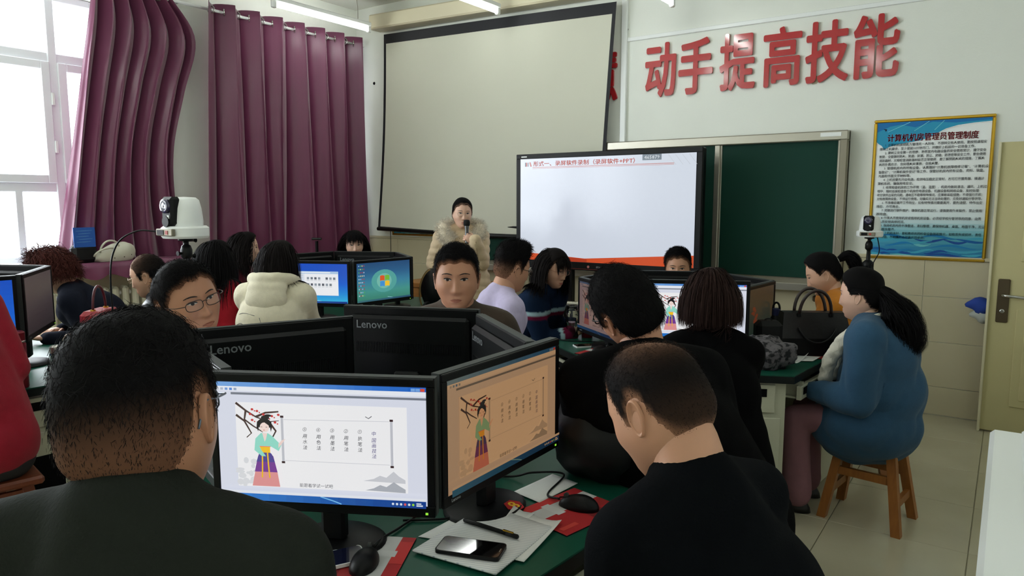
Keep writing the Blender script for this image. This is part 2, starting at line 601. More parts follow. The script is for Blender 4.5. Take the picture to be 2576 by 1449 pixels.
# ------------------------------------------------------------------ curtains
def curtain_mat():
    m = mat('plum_satin', (118, 62, 90), .30, var=.16, vscale=14, stretch=(1, 1, .05), bump=.08, bscale=300, sheen=.2)
    nt = m.node_tree; b = nt.nodes['Principled BSDF']; out = nt.nodes['Material Output']
    tr = nt.nodes.new('ShaderNodeBsdfTranslucent'); tr.inputs['Color'].default_value = (*lin((150, 70, 120)), 1)
    mx = nt.nodes.new('ShaderNodeMixShader'); mx.inputs[0].default_value = .14
    nt.links.new(b.outputs[0], mx.inputs[1]); nt.links.new(tr.outputs[0], mx.inputs[2]); nt.links.new(mx.outputs[0], out.inputs[0])
    return m
M_cur = curtain_mat()
M_cur.node_tree.nodes['Principled BSDF'].inputs['Sheen Weight'].default_value = .55
M_cur.node_tree.nodes['Principled BSDF'].inputs['Sheen Roughness'].default_value = .35
ROD_X, ROD_Z = -6.37, 3.41
def curtain(name, label, ltab, rtab, nf, ph, amp, ztop, zbot, seed):
    nu, nz = nf * 14, 44
    zs = np.linspace(ztop, zbot, nz)
    lt = spline(np.array(sorted(ltab)), 10); rt = spline(np.array(sorted(rtab)), 10)
    r = np.random.default_rng(seed)
    warp = r.uniform(-.3, .3, nf + 2); fa = r.uniform(.65, 1.25, nf + 2); dr = r.uniform(-.5, .5, nf + 2)
    vs = []
    for z in zs:
        t = (ztop - z) / (ztop - zbot)
        yl = np.interp(z, lt[:, 0], lt[:, 1]); yr = np.interp(z, rt[:, 0], rt[:, 1])
        for i in range(nu + 1):
            u = i / nu
            k = u * nf
            a = amp * (1 + (np.interp(k, range(nf + 2), fa) - 1) * min(1, 3 * t)) * (1 + .25 * t)
            phs = 2 * math.pi * (k + np.interp(k, range(nf + 2), dr) * t * .7) + ph
            s = math.sin(phs) + .22 * math.sin(2 * phs + 1.3 + 2 * t) * min(1, 2 * t)
            x = ROD_X + .012 + a * s + .012 * t * math.sin(phs * 2.3 + 5 * t + seed)
            yy = yl + (yr - yl) * (u + .10 * math.sin(phs * 2) / nf / 2 * 2)
            zz = z + (.012 * math.cos(phs) if t == 0 else 0) + (.02 * math.sin(k * 1.7 + seed) * (t > .98))
            vs.append((x, yy, zz))
    fs = [(j * (nu + 1) + i, j * (nu + 1) + i + 1, (j + 1) * (nu + 1) + i + 1, (j + 1) * (nu + 1) + i) for j in range(nz - 1) for i in range(nu)]
    root = empty(name, ((ROD_X), (ltab[0][1] + rtab[0][1]) / 2, zbot)); tag(root, label, 'curtain')
    L = root.location
    V = np.array(vs) - np.array(L)
    o = MB().add(V, fs).build('curtain_cloth', M_cur, root, smooth=True)
    sm = o.modifiers.new('thickness', 'SOLIDIFY'); sm.thickness = .004
    # metal eyelets where the cloth crosses the rod
    tor = MB(); tor.tube([(0, .032 * math.cos(a), .032 * math.sin(a)) for a in np.linspace(0, 2 * math.pi, 20, endpoint=False)], .007, 8, closed=True)
    tme = tor.mesh('eyelet', True); tme.materials.append(M_chrome)
    yl, yr = ltab[0][1], rtab[0][1]
    for k in range(nf * 2 + 1):
        u = (k - ph / math.pi) / (2 * nf)
        if 0 <= u <= 1:
            e = bpy.data.objects.new('eyelet', tme); COL.objects.link(e); e.parent = root
            e.location = Vector((ROD_X + .012, yl + (yr - yl) * u, ROD_Z)) - L
            e.rotation_euler = (0, 0, rad(90 + (35 if k % 2 else -35)))
    return root
rod = empty('curtain_rod', (ROD_X, 6.1, ROD_Z), label='long white metal curtain rod along the window wall', cat='curtain rod')
MB().tube([(0, -8.6, 0), (0, -.02, 0)], .014, 12).build('rod', M_white, rod, smooth=True)
MB().ell((0, 0, 0), (.022, .03, .022)).build('finial', M_white, rod, smooth=True)
for y in (-8.0, -5.2, -2.25, -.15):
    MB().tube([(0, y, 0), (-.1, y, 0), (-.145, y, -.02)], .009, 8).lathe([(.03, 0), (.03, .01)], 12, M=Matrix.Translation((-.15, y, -.02)) @ Matrix.Rotation(rad(90), 4, 'Y')).build('bracket', M_white, rod)
curtain('curtain', 'plum satin curtain nearest the projection screen, hanging straight from eyelets',
        [(3.47, 4.07), (.99, 3.99)], [(3.47, 6.0), (.99, 6.06)], 7, 1.2, .085, 3.475, .99, 3)
curtain('curtain', 'plum satin curtain bunched beside the bright window, falling onto the sill',
        [(3.47, 3.08), (3.0, 3.0), (1.9, 2.82), (1.2, 2.70), (1.0, 2.70)], [(3.47, 3.70), (3.1, 3.95), (2.6, 3.82), (2.1, 3.70), (1.6, 3.70), (1.0, 3.80)], 6, .4, .075, 3.475, 1.0, 8)
tag(bpy.data.objects['curtain'], group='plum curtains'); tag(bpy.data.objects['curtain.001'], group='plum curtains')

# sill cover cloth, radiator, bags on the sill
vs, fs = [], []
for i in range(33):
    y = 2.64 + i * 1.05 / 32
    for j, (x, z) in enumerate(((XL + .02, 1.102), (XL + .4, 1.104), (XL + .415, 1.06), (XL + .41 + .02 * math.sin(i * 1.1), .985 + .02 * math.sin(i * .8)))):
        vs.append((x, y, z))
fs = [(i * 4 + j, i * 4 + j + 1, (i + 1) * 4 + j + 1, (i + 1) * 4 + j) for i in range(32) for j in range(3)]
tag(MB().add(vs, fs).build('sill_cloth', M_cur, smooth=True), 'plum scalloped cloth covering the window sill under the bags', 'cloth')
tag(MB().box((XL, 2.62, 1.06), (XL + .4, 3.72, 1.1), bev=.006).build('sill_shelf', M_white), 'white ledge carrying the plum cloth and the bags', 'ledge')
rd = empty('radiator', (XL + .12, 3.15, .15), label='cream ribbed radiator below the window sill', cat='radiator')
for i in range(12):
    y = -.55 + i * .085
    m = MB(); m.box((-.05, y - .03, 0), (.06, y + .03, .72), bev=.022); m.build('radiator_fin', mat('radiator_cream', (206, 204, 184), .4), rd, smooth=False)
for z in (.06, .66):
    MB().tube([(0, -.58, z), (0, .42, z)], .02, 10).build('pipe', M_white, rd, smooth=True)
for y in (-.5, .35):
    MB().box((-.04, y - .015, -.15), (.05, y + .015, .02)).build('foot', M_white, rd)

# ------------------------------------------------------------------ projection screen
ps = empty('projection_screen', (-4.6, 6.02, 1.25), label='large white pull-down projection screen with black border, hanging crooked', cat='screen')
o3 = np.array(ps.location)
MB().box((-1.55, -.09, 2.24), (1.62, .1, 2.40), bev=.015, M=Matrix.Rotation(rad(1.4), 4, 'Y')).build('housing', mat('screen_housing', (214, 206, 178), .45), ps)
TL, TR, BL, BR = (-5.94, 3.47), (-3.04, 3.385), (-6.10, 1.29), (-3.17, 1.25)
def sp(u, v):
    """u 0..1 left-right, v 0..1 bottom-top, slight waist as hanging fabric"""
    x = (BL[0] * (1 - v) + TL[0] * v) * (1 - u) + (BR[0] * (1 - v) + TR[0] * v) * u
    z = (BL[1] * (1 - u) + BR[1] * u) * (1 - v) + (TL[1] * (1 - u) + TR[1] * u) * v
    x += (.5 - u) * .03 * math.sin(math.pi * v)
    z -= .02 * math.sin(math.pi * u) * (1 - v)
    return np.array((x, 6.02 + .018 * math.sin(math.pi * v) - .012 * math.sin(math.pi * u), z)) - o3
def patch(u0, u1, v0, v1, nu=14, nv=14, dy=0.0):
    vs = [sp(u0 + (u1 - u0) * i / nu, v0 + (v1 - v0) * j / nv) + np.array((0, dy, 0)) for j in range(nv + 1) for i in range(nu + 1)]
    fs = [(j * (nu + 1) + i, j * (nu + 1) + i + 1, (j + 1) * (nu + 1) + i + 1, (j + 1) * (nu + 1) + i) for j in range(nv) for i in range(nu)]
    return vs, fs
sc_o = MB().add(*patch(.011, .989, .012, .955)).build('screen_fabric', mat('screen_white', (206, 206, 190), .9, var=.02, vscale=2), ps, smooth=True)
bd = MB()
for q in ((0, .0125, 0, 1), (.9875, 1, 0, 1), (0, 1, 0, .013), (0, 1, .953, 1)):
    bd.add(*patch(*q, dy=-.001))
bd.build('black_border', mat('screen_black', (16, 17, 24), .7), ps, smooth=True)
MB().tube([sp(0, 0), sp(.5, 0), sp(1, 0)], .022, 10).build('bottom_bar', M_blackmetal, ps, smooth=True)
MB().tube([sp(.07, 0), sp(.07, 0) + np.array((0, 0, -.42))], .004, 6).build('pull_cord', M_blackmetal, ps)

# ------------------------------------------------------------------ chalkboard
cb = empty('chalkboard', (-3.13, YF, .92), label='long green sliding chalkboard in an aluminium frame on the front wall', cat='chalkboard')
bx0, bx1, bz = -2.05, 2.06, 1.23
MB().box((bx0, -.04, .0), (bx1, -.005, bz)).build('back_panel', M_alu_dull, cb)
for k, (a, b, dy) in enumerate(((bx0 + .05, -1.0, -.05), (-1.0, .0, -.065), (.0, 1.03, -.065), (1.06, bx1 - .06, -.05))):
    p = MB().box((a, dy - .012, .07), (b, dy + .012, bz - .07)).build('board_panel', M_green, cb)
    for q in ((a - .03, a + .015), (b - .015, b + .03)):
        MB().box((q[0], dy - .02, .05), (q[1], dy + .01, bz - .05), bev=.004).build('panel_frame', M_alu, p)
f = MB()
f.box((bx0, -.1, bz - .075), (bx1, 0, bz), bev=.008); f.build('top_rail', M_alu, cb)
MB().box((bx0, -.105, 0), (bx0 + .05, 0, bz - .07), bev=.006).build('side_rail', M_alu_dull, cb)
MB().box((bx1 - .055, -.105, 0), (bx1, 0, bz - .07), bev=.006).build('side_rail', M_alu_dull, cb)
MB().box((bx0, -.15, -.03), (bx1, 0, .015), bev=.008).box((bx0, -.155, -.03), (bx1, -.14, .03), bev=.004).build('chalk_tray', M_alu, cb)
MB().box((bx1 - .2, -.103, bz - .045), (bx1 - .05, -.1, bz - .015)).build('maker_plate', M_white, cb)
tag(MB().box((-1.28, YF - .06, .80), (-1.1, YF - .01, .85), bev=.01).build('board_eraser', M_doorhw), 'small brown eraser block under the chalk tray behind the orange jacket', 'eraser')

# ------------------------------------------------------------------ red slogan characters
def solid_text(s, x0, x1, z0, z1, y, depth, bold, name, m, parent=None):
    cu = bpy.data.curves.new('t', 'FONT'); cu.body = s; cu.size = 1; cu.extrude = .5; cu.resolution_u = 3
    o = bpy.data.objects.new('t', cu); COL.objects.link(o); bpy.context.view_layer.update()
    me = bpy.data.meshes.new_from_object(o.evaluated_get(bpy.context.evaluated_depsgraph_get()))
    bpy.data.objects.remove(o)
    V = np.array([v.co[:] for v in me.vertices]); F = [list(p.vertices) for p in me.polygons]
    bpy.data.meshes.remove(me)
    mb = MB()                                   # heavy strokes: the outline swept around a small circle
    for k in range(8):
        a = 2 * math.pi * k / 8
        W = V + np.array((bold * math.cos(a), bold * .8 * math.sin(a), 0)); W[:, 2] *= 1 - .004 * k
        mb.add(W, F)
    V, F = mb.arrays()
    lo, hi = V.min(0), V.max(0)
    U = (V - lo) / (hi - lo)
    X = np.stack([(U[:, 0] - .5) * (x1 - x0), -U[:, 2] * depth, U[:, 1] * (z1 - z0)], 1)
    return MB().add(X, F).build(name, m, parent, ((x0 + x1) / 2, y, z0))
for ch, a, b, lab in (('慧', -3.43, -3.075, 'red slogan character mostly hidden behind the right edge of the projection screen'),
                 ('动', -2.80, -2.51, 'first large red slogan character right of the wall trunking'), ('手', -2.485, -2.18, 'second large red slogan character after the wall trunking'),
                 ('提', -2.12, -1.82, 'third red slogan character, glossy with a lamp reflection'), ('高', -1.76, -1.46, 'fourth red slogan character, just left of the chipped plaster'),
                 ('技', -1.43, -1.11, 'fifth red slogan character, just right of the chipped plaster'), ('能', -1.085, -.765, 'last red slogan character at the right end of the row')):
    o = solid_text(ch, a, b, 2.53, 3.0, YF - .004, .018, .026, 'wall_character', M_redchar)
    tag(o, lab, 'lettering', 'red slogan characters')

# ------------------------------------------------------------------ rules poster
RULES = """    1. 计算机机房钥匙为管理员一人所有，不得转交他人使用。要按照课程安
排和上机要求，至少提前10分钟开门，并做好上机前的一切准备工作。
    2. 要树立安全第一的思想，熟悉室内电器设备的安全使用常识，遵守安全
制度，全面做好防火、防盗、防潮、防尘、防磁、防泄密等安全工作。要会使用
消防器材，定期检查消防器材能否正常使用，要了解预防火灾的措施，了解火
灾的扑救方法，会处理火灾事故，会报火警。
    3. 管理机房内的所有设备，认真做好“计算机故障维修记载”、“计算机设
备登记”、“计算机软件登记”等工作，保管好机房内所有设备、资料、软盘、
光盘和书面文字材料等。
    4. 上机前要先开启电源，检测电压稳定正常时，方可打开服务器，接通计
算机系统，确保用电安全。
    5. 经常检查机房的工作环境（温、湿度），机房内做到清洁、通风。上机过
程中，随时巡视检查各个机房的电源设备、机器设备和网络设备，及时处理
和记录所出现的问题，遇电压不稳等特殊情况，应果断采取措施，不得强行开机；
对有故障的设备，不得运行使用。如确实无法当场处理的，应及时通知分管领导。
    6. 不准擅自离开工作岗位，如有特殊情况需要离开，要先请假，待作出安
排后，方可离去。
    7. 定期进行软件维护，确保机器正常运行。谨慎使用外来软件，禁止使用
游戏盘。
    8. 外来人员使用机房或借用机房设备，必须经学校分管领导的同意，由责
任人员安排具体时间。
    9. 保持机房内的干净整洁，清扫整理，要保持机器、桌面、地面干净、无尘，
桌椅摆放整齐。
    10. 上机结束时，要和教师共同检查设备使用情况，如有丢失或损坏，责任
要求赔偿，不明确的由班级共同承担。""".split('\n')
def poster(name, label, x0, z0, w, h, full=True):
    p = empty(name, (x0 + w / 2, YF, z0), label=label, cat='poster')
    b = .022
    MB().box((-w / 2 + .01, -.012, .01), (w / 2 - .01, -.001, h - .01)).build('backing', M_white, p)
    for lo, hi in (((-w / 2, -.024, 0), (w / 2, 0, b)), ((-w / 2, -.024, h - b), (w / 2, 0, h)), ((-w / 2, -.024, b), (-w / 2 + b, 0, h - b)), ((w / 2 - b, -.024, b), (w / 2, 0, h - b))):
        MB().box(lo, hi, bev=.006).build('frame_bar', M_gold, p)
    iw, ih = w - 2 * b, h - 2 * b
    c = Canvas(iw, ih)
    c.vgrad(0, 0, 1, 1, [(24, 112, 172), (92, 176, 196), (222, 236, 240), (240, 245, 246), (241, 245, 246), (241, 245, 246), (241, 245, 246), (241, 245, 246)], 40)
    # sea at the bottom, brush strokes and the blue wave at the top
    r = random.Random(4)
    for k in range(26):
        z = r.uniform(.0, .15); x = r.uniform(-.1, .9); L = r.uniform(.15, .5)
        col = r.choice([(14, 96, 168), (30, 130, 190), (70, 170, 200), (110, 195, 205), (22, 80, 160)])
        pts = [(min(1, max(0, x + L * t)), max(0.002, z + .012 * math.sin(5 * t + k))) for t in np.linspace(0, 1, 8)]
        pts = [q for i, q in enumerate(pts) if i == 0 or q[0] > pts[i - 1][0]]
        if len(pts) > 2: c.line(pts, [.004 + .014 * math.sin(math.pi * i / (len(pts) - 1)) for i in range(len(pts))], col)
    if full:
        up = [(0, 1), (0, .86), (.02, .845), (.05, .83), (.075, .80), (.12, .822), (.2, .838), (.3, .848), (.42, .862), (.50, .88), (.56, .91), (.62, .935), (.72, .955), (.85, .966), (1, .972), (1, 1)]
        c.poly(up, (40, 150, 190))
        c.poly([(0, 1), (0, .93), (.12, .97), (.22, .98), (.35, .955), (.5, .99), (.7, .975), (1, .985), (1, 1)], (22, 112, 178))
        for a, bq in ((.1, .3), (.34, .47), (.52, .6)):
            c.line([(a, .93), (bq, .995)], .004, (120, 205, 215))
        c.line([(.42, .862), (.50, .88), (.56, .91), (.62, .935), (.72, .955), (.85, .966), (1, .972)], .004, (235, 245, 245))
        c.poly([(.055, .955), (.1, .95), (.085, .938), (.08, .932), (.074, .944)], (20, 30, 60))
        c.ell(.105, .945, .014, .012, (60, 150, 200))
        c.text('计算机机房管理员管理制度', .10, .862, .058, (186, 30, 46), bold=.025, width=.8, res=1)
        zz = .824
        for ln in RULES:
            ind = ln.startswith('    '); s = ln.strip()
            n = sum(1 if ord(ch) > 255 else .5 for ch in s)
            c.text(s, .085 if ind else .035, zz, .0235, (58, 70, 84), bold=.008, width=min(.93, n * .0272), res=1)
            zz -= .0287
    c.build('printed_sheet', M_print, p, (-iw / 2, -.0125, b))
    return p
poster('rules_poster', 'gold-framed blue and white computer room rules poster beside the door', -.905, 1.17, .77, 1.045)
poster('notice_poster', 'blue gold-framed poster mostly hidden behind the projection screen', -5.98, 1.215, .66, .9, full=False)

# ------------------------------------------------------------------ door leaf standing open against the front wall
dr = empty('door_1', (-.09, 5.9, 0), rz=rad(-3)); tag(dr, kind='structure')
dw, dh = .92, 2.0
MB().box((0, 0, .01), (dw, .045, dh), bev=.004).build('door_leaf', M_door, dr)
for (a, b2, z0, z1) in ((.16, .42, .2, .88), (.5, .78, .2, .88), (.16, .42, 1.2, 1.82), (.5, .78, 1.2, 1.82)):
    pm = MB()
    pm.box((a, -.012, z0), (b2, .002, z1), bev=.006)
    po = pm.build('door_panel', M_door, dr)
    MB().box((a + .05, -.02, z0 + .05), (b2 - .05, -.008, z1 - .05), bev=.006).build('raised_field', M_door, po)
MB().box((-.012, -.02, 0), (0.004, .06, dh), bev=.003).build('edge_strip', mat('door_edge', (206, 200, 168), .4), dr)
hp = MB().box((.045, -.014, .78), (.115, 0, 1.08), bev=.012).build('lock_plate', M_doorhw, dr)
MB().tube([(.08, 0, .97), (.08, -.05, .97), (.10, -.062, .97), (.2, -.062, .965)], .011, 10).build('lever', M_chrome, hp, smooth=True)
MB().lathe([(.014, 0), (.014, .01), (.01, .012)], 14, M=Matrix.Translation((.08, -.014, .86)) @ Matrix.Rotation(rad(90), 4, 'X')).build('keyhole', M_chrome, hp)
# blue cloth bundle hanging behind the door
cl = MB(); cl.ell((0, 0, 0), (.12, .07, .055)); V, F = cl.arrays()
V = V * (1 + .18 * snoise(V, 50, 3))[:, None]
bc = empty('cloth_bundle', (-.11, 6.06, .83), label='blue cloth over a grey plastic bag hanging behind the door edge', cat='cloth')
MB().add(V + np.array((0, 0, .04)), F).build('blue_cloth', mat('royal_blue_cloth', (24, 60, 150), .8), bc, smooth=True)
MB().add(V * np.array((.85, .9, .9)) + np.array((.01, 0, -.03)), F).build('grey_bag', mat('grey_film', (170, 176, 172), .3), bc, smooth=True)

# white cabinet in the right foreground
wc = empty('white_cabinet', (.24, 2.0, 0), label='white cabinet with a raised rim at the lower right edge', cat='cabinet')
MB().box((-.235, -.85, .0), (.25, .64, .87), bev=.01).build('body', M_white, wc)
MB().box((-.25, -.87, .86), (.26, .65, .895), bev=.012).build('top', M_white, wc)
MB().box((-.17, -.87, .89), (-.15, .64, .905), bev=.005).build('rim', M_white, wc)

# ------------------------------------------------------------------ ceiling lamps
def lamp(x, y0, y1, z, label):
    r = empty('tube_lamp', (x, (y0 + y1) / 2, z), label=label, cat='lamp', group='hanging fluorescent tube lamps')
    h = (y1 - y0) / 2
    MB().box((-.03, -h - .02, .03), (.03, h + .02, .075), bev=.008).build('batten', M_white, r)
    MB().tube([(0, -h + .03, 0), (0, h - .03, 0)], .019, 14).build('tube', M_tube, r, smooth=True)
    for s in (-1, 1):
        MB().box((-.02, s * h - .025, -.03), (.02, s * h + .025, .04), bev=.008).build('socket', M_white, r)
        MB().tube([(0, s * h * .75, .07), (.02 * s, s * h * .72, .2), (0, s * h * .7, ZC - z)], .0025, 6).build('hanger_wire', M_alu_dull, r)
lamp(-5.85, 4.48, 5.70, 3.45, 'fluorescent tube lamp hanging above the plum curtain')
lamp(-4.20, 4.58, 5.80, 3.42, 'fluorescent tube lamp hanging in front of the projection screen')
lamp(-2.38, 4.48, 5.70, 3.20, 'fluorescent tube lamp at the top edge above the trunking')
for x, nm in ((-5.6, 'the window wall'), (-3.6, 'the middle aisle'), (-1.6, 'the nearest desk')):
    lamp(x, 1.2, 2.4, 3.42, 'overhead fluorescent tube lamp hanging above ' + nm)
    lamp(x, -1.8, -.6, 3.42, 'fluorescent tube lamp behind the camera, in line with ' + nm)

# ------------------------------------------------------------------ hexagonal computer desks
TZ = .77
HA, HR = .78, .9
def desk(cx, cy, label):
    r = empty('hexagonal_desk', (cx, cy, 0), label=label, cat='desk', group='hexagonal computer desks')
    vsx = [(HR * math.cos(rad(25 + 60 * k)), HR * math.sin(rad(25 + 60 * k))) for k in range(6)]
    MB().prism([(x * .997, y * .997) for x, y in vsx], TZ - .006, TZ).build('desk_top', M_desk, r)
    MB().prism(vsx, TZ - .04, TZ - .005).build('edge_band', M_deskedge, r)
    MB().prism([(x * .42, y * .42) for x, y in vsx], .0, TZ - .04).build('core_column', M_beige, r)
    for k in range(6):
        n = -65 + 60 * k
        rot = (0, 0, rad(n - 90))
        key = 'desk_side'
        if key not in MESHC:
            ped = MB().prism([(-.12, .74), (-.42, .74), (-.24, .42), (-.12, .42)][::-1], .03, TZ - .041).mesh('pedestal'); ped.materials.append(M_beige)
            door = MB().box((-.40, .738, .06), (-.14, .752, .55), bev=.003).mesh('pedestal_door'); door.materials.append(M_beige)
            vent = MB().box((-.33, .750, .24), (-.18, .755, .44)).mesh('vent_panel'); vent.materials.append(M_dark)
            dfr = MB().box((-.37, .738, .575), (-.125, .755, .715), bev=.003).mesh('drawer_front'); dfr.materials.append(M_beige)
            slot = MB().box((-.33, .750, .655), (-.15, .757, .695)).mesh('slot'); slot.materials.append(M_dark)
            tr = MB().box((-.1, .45, .63), (.34, .775, .64)).box((-.1, .76, .63), (.36, .785, .70), bev=.003).box((-.1, .5, .63), (-.09, .775, .715)).box((.30, .62, .63), (.31, .775, .715)).mesh('keyboard_tray'); tr.materials.append(M_beige)
            ts = MB().box((-.07, .783, .655), (.33, .788, .69)).mesh('tray_slot'); ts.materials.append(M_dark)
            MESHC[key] = (ped, door, vent, dfr, slot, tr, ts)
        ped, door, vent, dfr, slot, tr, ts = MESHC[key]
        p = link('pedestal', ped, None, r, rot=rot)
        link('pedestal_door', door, None, p); link('vent_panel', vent, None, p); link('drawer_front', dfr, None, p); link('slot', slot, None, p)
        t = link('keyboard_tray', tr, None, r, rot=rot); link('tray_slot', ts, None, t)
    return r
MESHC = {}
C1, C2, C3, C4 = (-1.57, 1.52), (-1.54, 4.05), (-4.25, 3.80), (-4.36, 1.20)
desk(*C1, 'nearest dark green hexagonal computer desk with papers and phones on it')
desk(*C2, 'dark green hexagonal desk with a glass bottle and a black handbag on it')
desk(*C3, 'hexagonal computer desk by the plum curtain, in front of the hoodie wearer')
desk(*C4, 'hexagonal computer desk at the left edge below the window, with a red handbag')

# ------------------------------------------------------------------ screen pictures
def branch(c, x, z, s, col, flow):
    for pts in ([(0, .02), (.06, -.03), (.12, -.07), (.2, -.1), (.26, -.09)], [(.06, -.03), (.05, -.09), (.1, -.13), (.16, -.17)], [(.12, -.07), (.18, -.04), (.26, -.03)], [(.0, -.06), (.05, -.1), (.09, -.18), (.06, -.21)], [(.2, -.1), (.24, -.16), (.22, -.2)]):
        c.line([(x + a * s, z + b * s * 1.6) for a, b in pts], [.02, .016, .012, .008, .005][:len(pts)], col)
    r = random.Random(2)
    for a, b in ((.1, -.02), (.13, -.03), (.19, -.07), (.22, -.06), (.26, -.05), (.14, -.1), (.1, -.09), (.2, -.13), (.17, -.05), (.09, -.05), (.24, -.1)):
        c.ell(x + a * s, z + b * s * 1.6, .0075 * s * 1.2, .011 * s * 1.2, flow, 7); c.ell(x + a * s + .012, z + b * s * 1.6 - .012, .005 * s, .008 * s, flow, 6)
def lady(c, x, z, s, T):
    """a lady in a long robe, x/z = foot centre, s = height"""
    q = s * .56   # horizontal unit
    def P(pts): return [(x + a * q, z + b * s) for a, b in pts]
    c.poly(P([(-.19, 0), (.2, 0), (.17, .2), (.12, .42), (.05, .5), (-.06, .5), (-.1, .4)]), T((226, 150, 150)))
    c.poly(P([(-.15, .2), (.17, .2), (.12, .42), (.05, .5), (-.06, .5), (-.1, .4)]), T((120, 60, 150)))
    c.poly(P([(-.12, .34), (.14, .34), (.1, .45), (.05, .5), (-.06, .5)]), T((80, 70, 150)))
    for dx in (-.03, .04): c.line(P([(dx, .5), (dx * 1.2, .3), (dx * 1.5, .12)]), s * .02, T((240, 190, 40)))
    c.poly(P([(-.06, .47), (.08, .47), (.08, .56), (-.06, .56)]), T((250, 200, 40)))
    c.line(P([(-.07, .56), (.09, .56)]), s * .02, T((240, 130, 120)))
    c.poly(P([(-.07, .56), (.09, .56), (.2, .5), (.24, .58), (.12, .7), (.06, .74), (-.04, .74), (-.12, .66), (-.14, .5), (-.04, .42), (.02, .42), (-.04, .5)]), T((150, 224, 206)))
    c.poly(P([(.2, .54), (.27, .63), (.3, .67), (.25, .65), (.2, .6)]), T((244, 216, 208)))
    c.poly(P([(-.02, .74), (.05, .74), (.03, .66), (.01, .62)]), T((246, 222, 214)))
    c.ell(x + .015 * q, z + .87 * s, .1 * q, .075 * s, T((28, 24, 28)), 16)
    c.ell(x + .015 * q, z + .82 * s, .065 * q, .068 * s, T((248, 226, 218)), 16)
    c.poly(P([(-.085, .9), (.0, .9), (-.06, .84), (-.075, .76), (-.095, .82)]), T((28, 24, 28)))
    c.poly(P([(.0, .9), (.115, .9), (.12, .82), (.105, .76), (.09, .84)]), T((28, 24, 28)))
    c.ell(x + .03 * q, z + .955 * s, .06 * q, .03 * s, T((28, 24, 28)), 12); c.ell(x + .07 * q, z + .985 * s, .05 * q, .018 * s, T((28, 24, 28)), 12)
    for dx in (-.025, .045): c.line(P([(dx - .012, .826), (dx + .012, .826)]), s * .006, T((60, 40, 40)))
    c.line(P([(.0, .785), (.02, .785)]), s * .008, T((214, 90, 90)))
def art_slide(w, h, tint=None):
    def T(c):
        if tint is None: return c
        return tuple(c[k] / 255 * tint[k] for k in range(3))
    c = Canvas(w, h)
    c.rect(0, 0, 1, 1, T((222, 226, 240)))
    c.rect(0, .955, 1, 1, T((120, 170, 230)), T((30, 100, 200)))
    c.rect(0, .925, 1, .962, T((238, 242, 250)))
    c.rect(.07, .893, 1, .912, T((120, 126, 138)))
    for k in range(3): c.rect(.93 + k * .022, .966, .95 + k * .022, .99, T(((120, 170, 230), (120, 170, 230), (220, 80, 60))[k]))
    for k in range(4): c.rect(.02 + k * .022, .93, .034 + k * .022, .95, T(((180, 190, 210), (120, 160, 220), (90, 140, 220), (150, 170, 200))[k]))
    c.rect(.09, .105, .91, .83, T((246, 246, 248)))
    r = random.Random(9)
    for k in range(16):
        x = r.uniform(.1, .22); z = r.uniform(.12, .38); c.ell(x, z, r.uniform(.01, .025), r.uniform(.012, .03), T((222, 224, 228)), 8)
    for k in range(2):
        b = [(.70 + k * .01, .20 - k * .08), (.75, .22 - k * .08), (.78, .25 - k * .08), (.81, .235 - k * .08), (.845, .29 - k * .09), (.87, .25 - k * .08), (.9, .22 - k * .08), (.9, .19 - k * .08)]
        c.poly(b, T(((206, 208, 214), (176, 180, 188))[k]))
    branch(c, .095, .80, .8, T((70, 50, 46)), T((205, 60, 60)))
    for x in (.315, .835):
        c.rect(x, .34, x + .012, .72, T((196, 198, 206)))
        for z in (.325, .715): c.rect(x - .002, z, x + .014, z + .018, T((60, 40, 44)))
    c.line([(.33, .70), (.83, .715)], .004, T((205, 206, 214))); c.line([(.33, .35), (.83, .35)], .004, T((205, 206, 214)))
    c.line([(.72, .75), (.735, .735), (.75, .755)], .006, T((90, 90, 96)))
    for k, (t, n) in enumerate((('用水法', '⑤'), ('用色法', '④'), ('用墨法', '③'), ('用笔法', '②'), ('执笔法', '①'), ('中国画技法', ''))):
        x = .43 + k * .066
        s = n + t
        for i, ch in enumerate(s):
            c.text(ch, x, .60 - i * (.048 if k < 5 else .045) - .012 * (k == 5) + .01 * (i == 0), .040, T((40, 40, 52) if k < 5 else (70, 60, 130)), bold=.003, align='c', slant=.15)
    c.text('能跟着学试一试吧', .48, .135, .036, T((96, 96, 104)), bold=.004, align='c')
    lady(c, .235, .125, .62, T)
    c.rect(0, .0, 1, .062, T((40, 130, 220)), T((18, 60, 140)))
    c.line([(.5, .06), (.56, .03), (.6, .005)], .01, T((120, 190, 240)))
    for k in range(6): c.ell(.845 + k * .019, .03, .006, .011, T(((220, 230, 240), (220, 230, 240), (220, 230, 240), (230, 90, 90), (220, 230, 240), (150, 220, 60))[k]), 8)
    c.rect(.955, .018, .985, .03, T((220, 230, 240))); c.rect(.955, .036, .978, .046, T((220, 230, 240)))
    c.rect(0, .062, 1, .085, T((232, 236, 244)))
    return c
def flag(c, x, z, s):
    for k, (a, b, col) in enumerate(((-1, 0, (226, 90, 40)), (0, 0, (120, 190, 60)), (-1, -1, (70, 150, 220)), (0, -1, (250, 200, 50)))):
        x0, z0 = x + a * s * .62, z + b * s
        c.poly([(x0 + .015 * s, z0 + .05 * s), (x0 + .3 * s, z0 + .12 * s), (x0 + .58 * s, z0 + .03 * s), (x0 + .6 * s, z0 + .9 * s), (x0 + .3 * s, z0 + 1.0 * s), (x0 + .03 * s, z0 + .93 * s)], col)
def icons(c, x0, n, rows, dx=.028, dz=.085, z0=.93):
    r = random.Random(5)
    for i in range(n):
        for j in range(rows):
            c.rect(x0 + i * dx, z0 - j * dz, x0 + i * dx + .014, z0 - j * dz + .03, r.choice([(200, 210, 230), (180, 60, 70), (90, 180, 90), (230, 220, 150), (150, 190, 240)]))
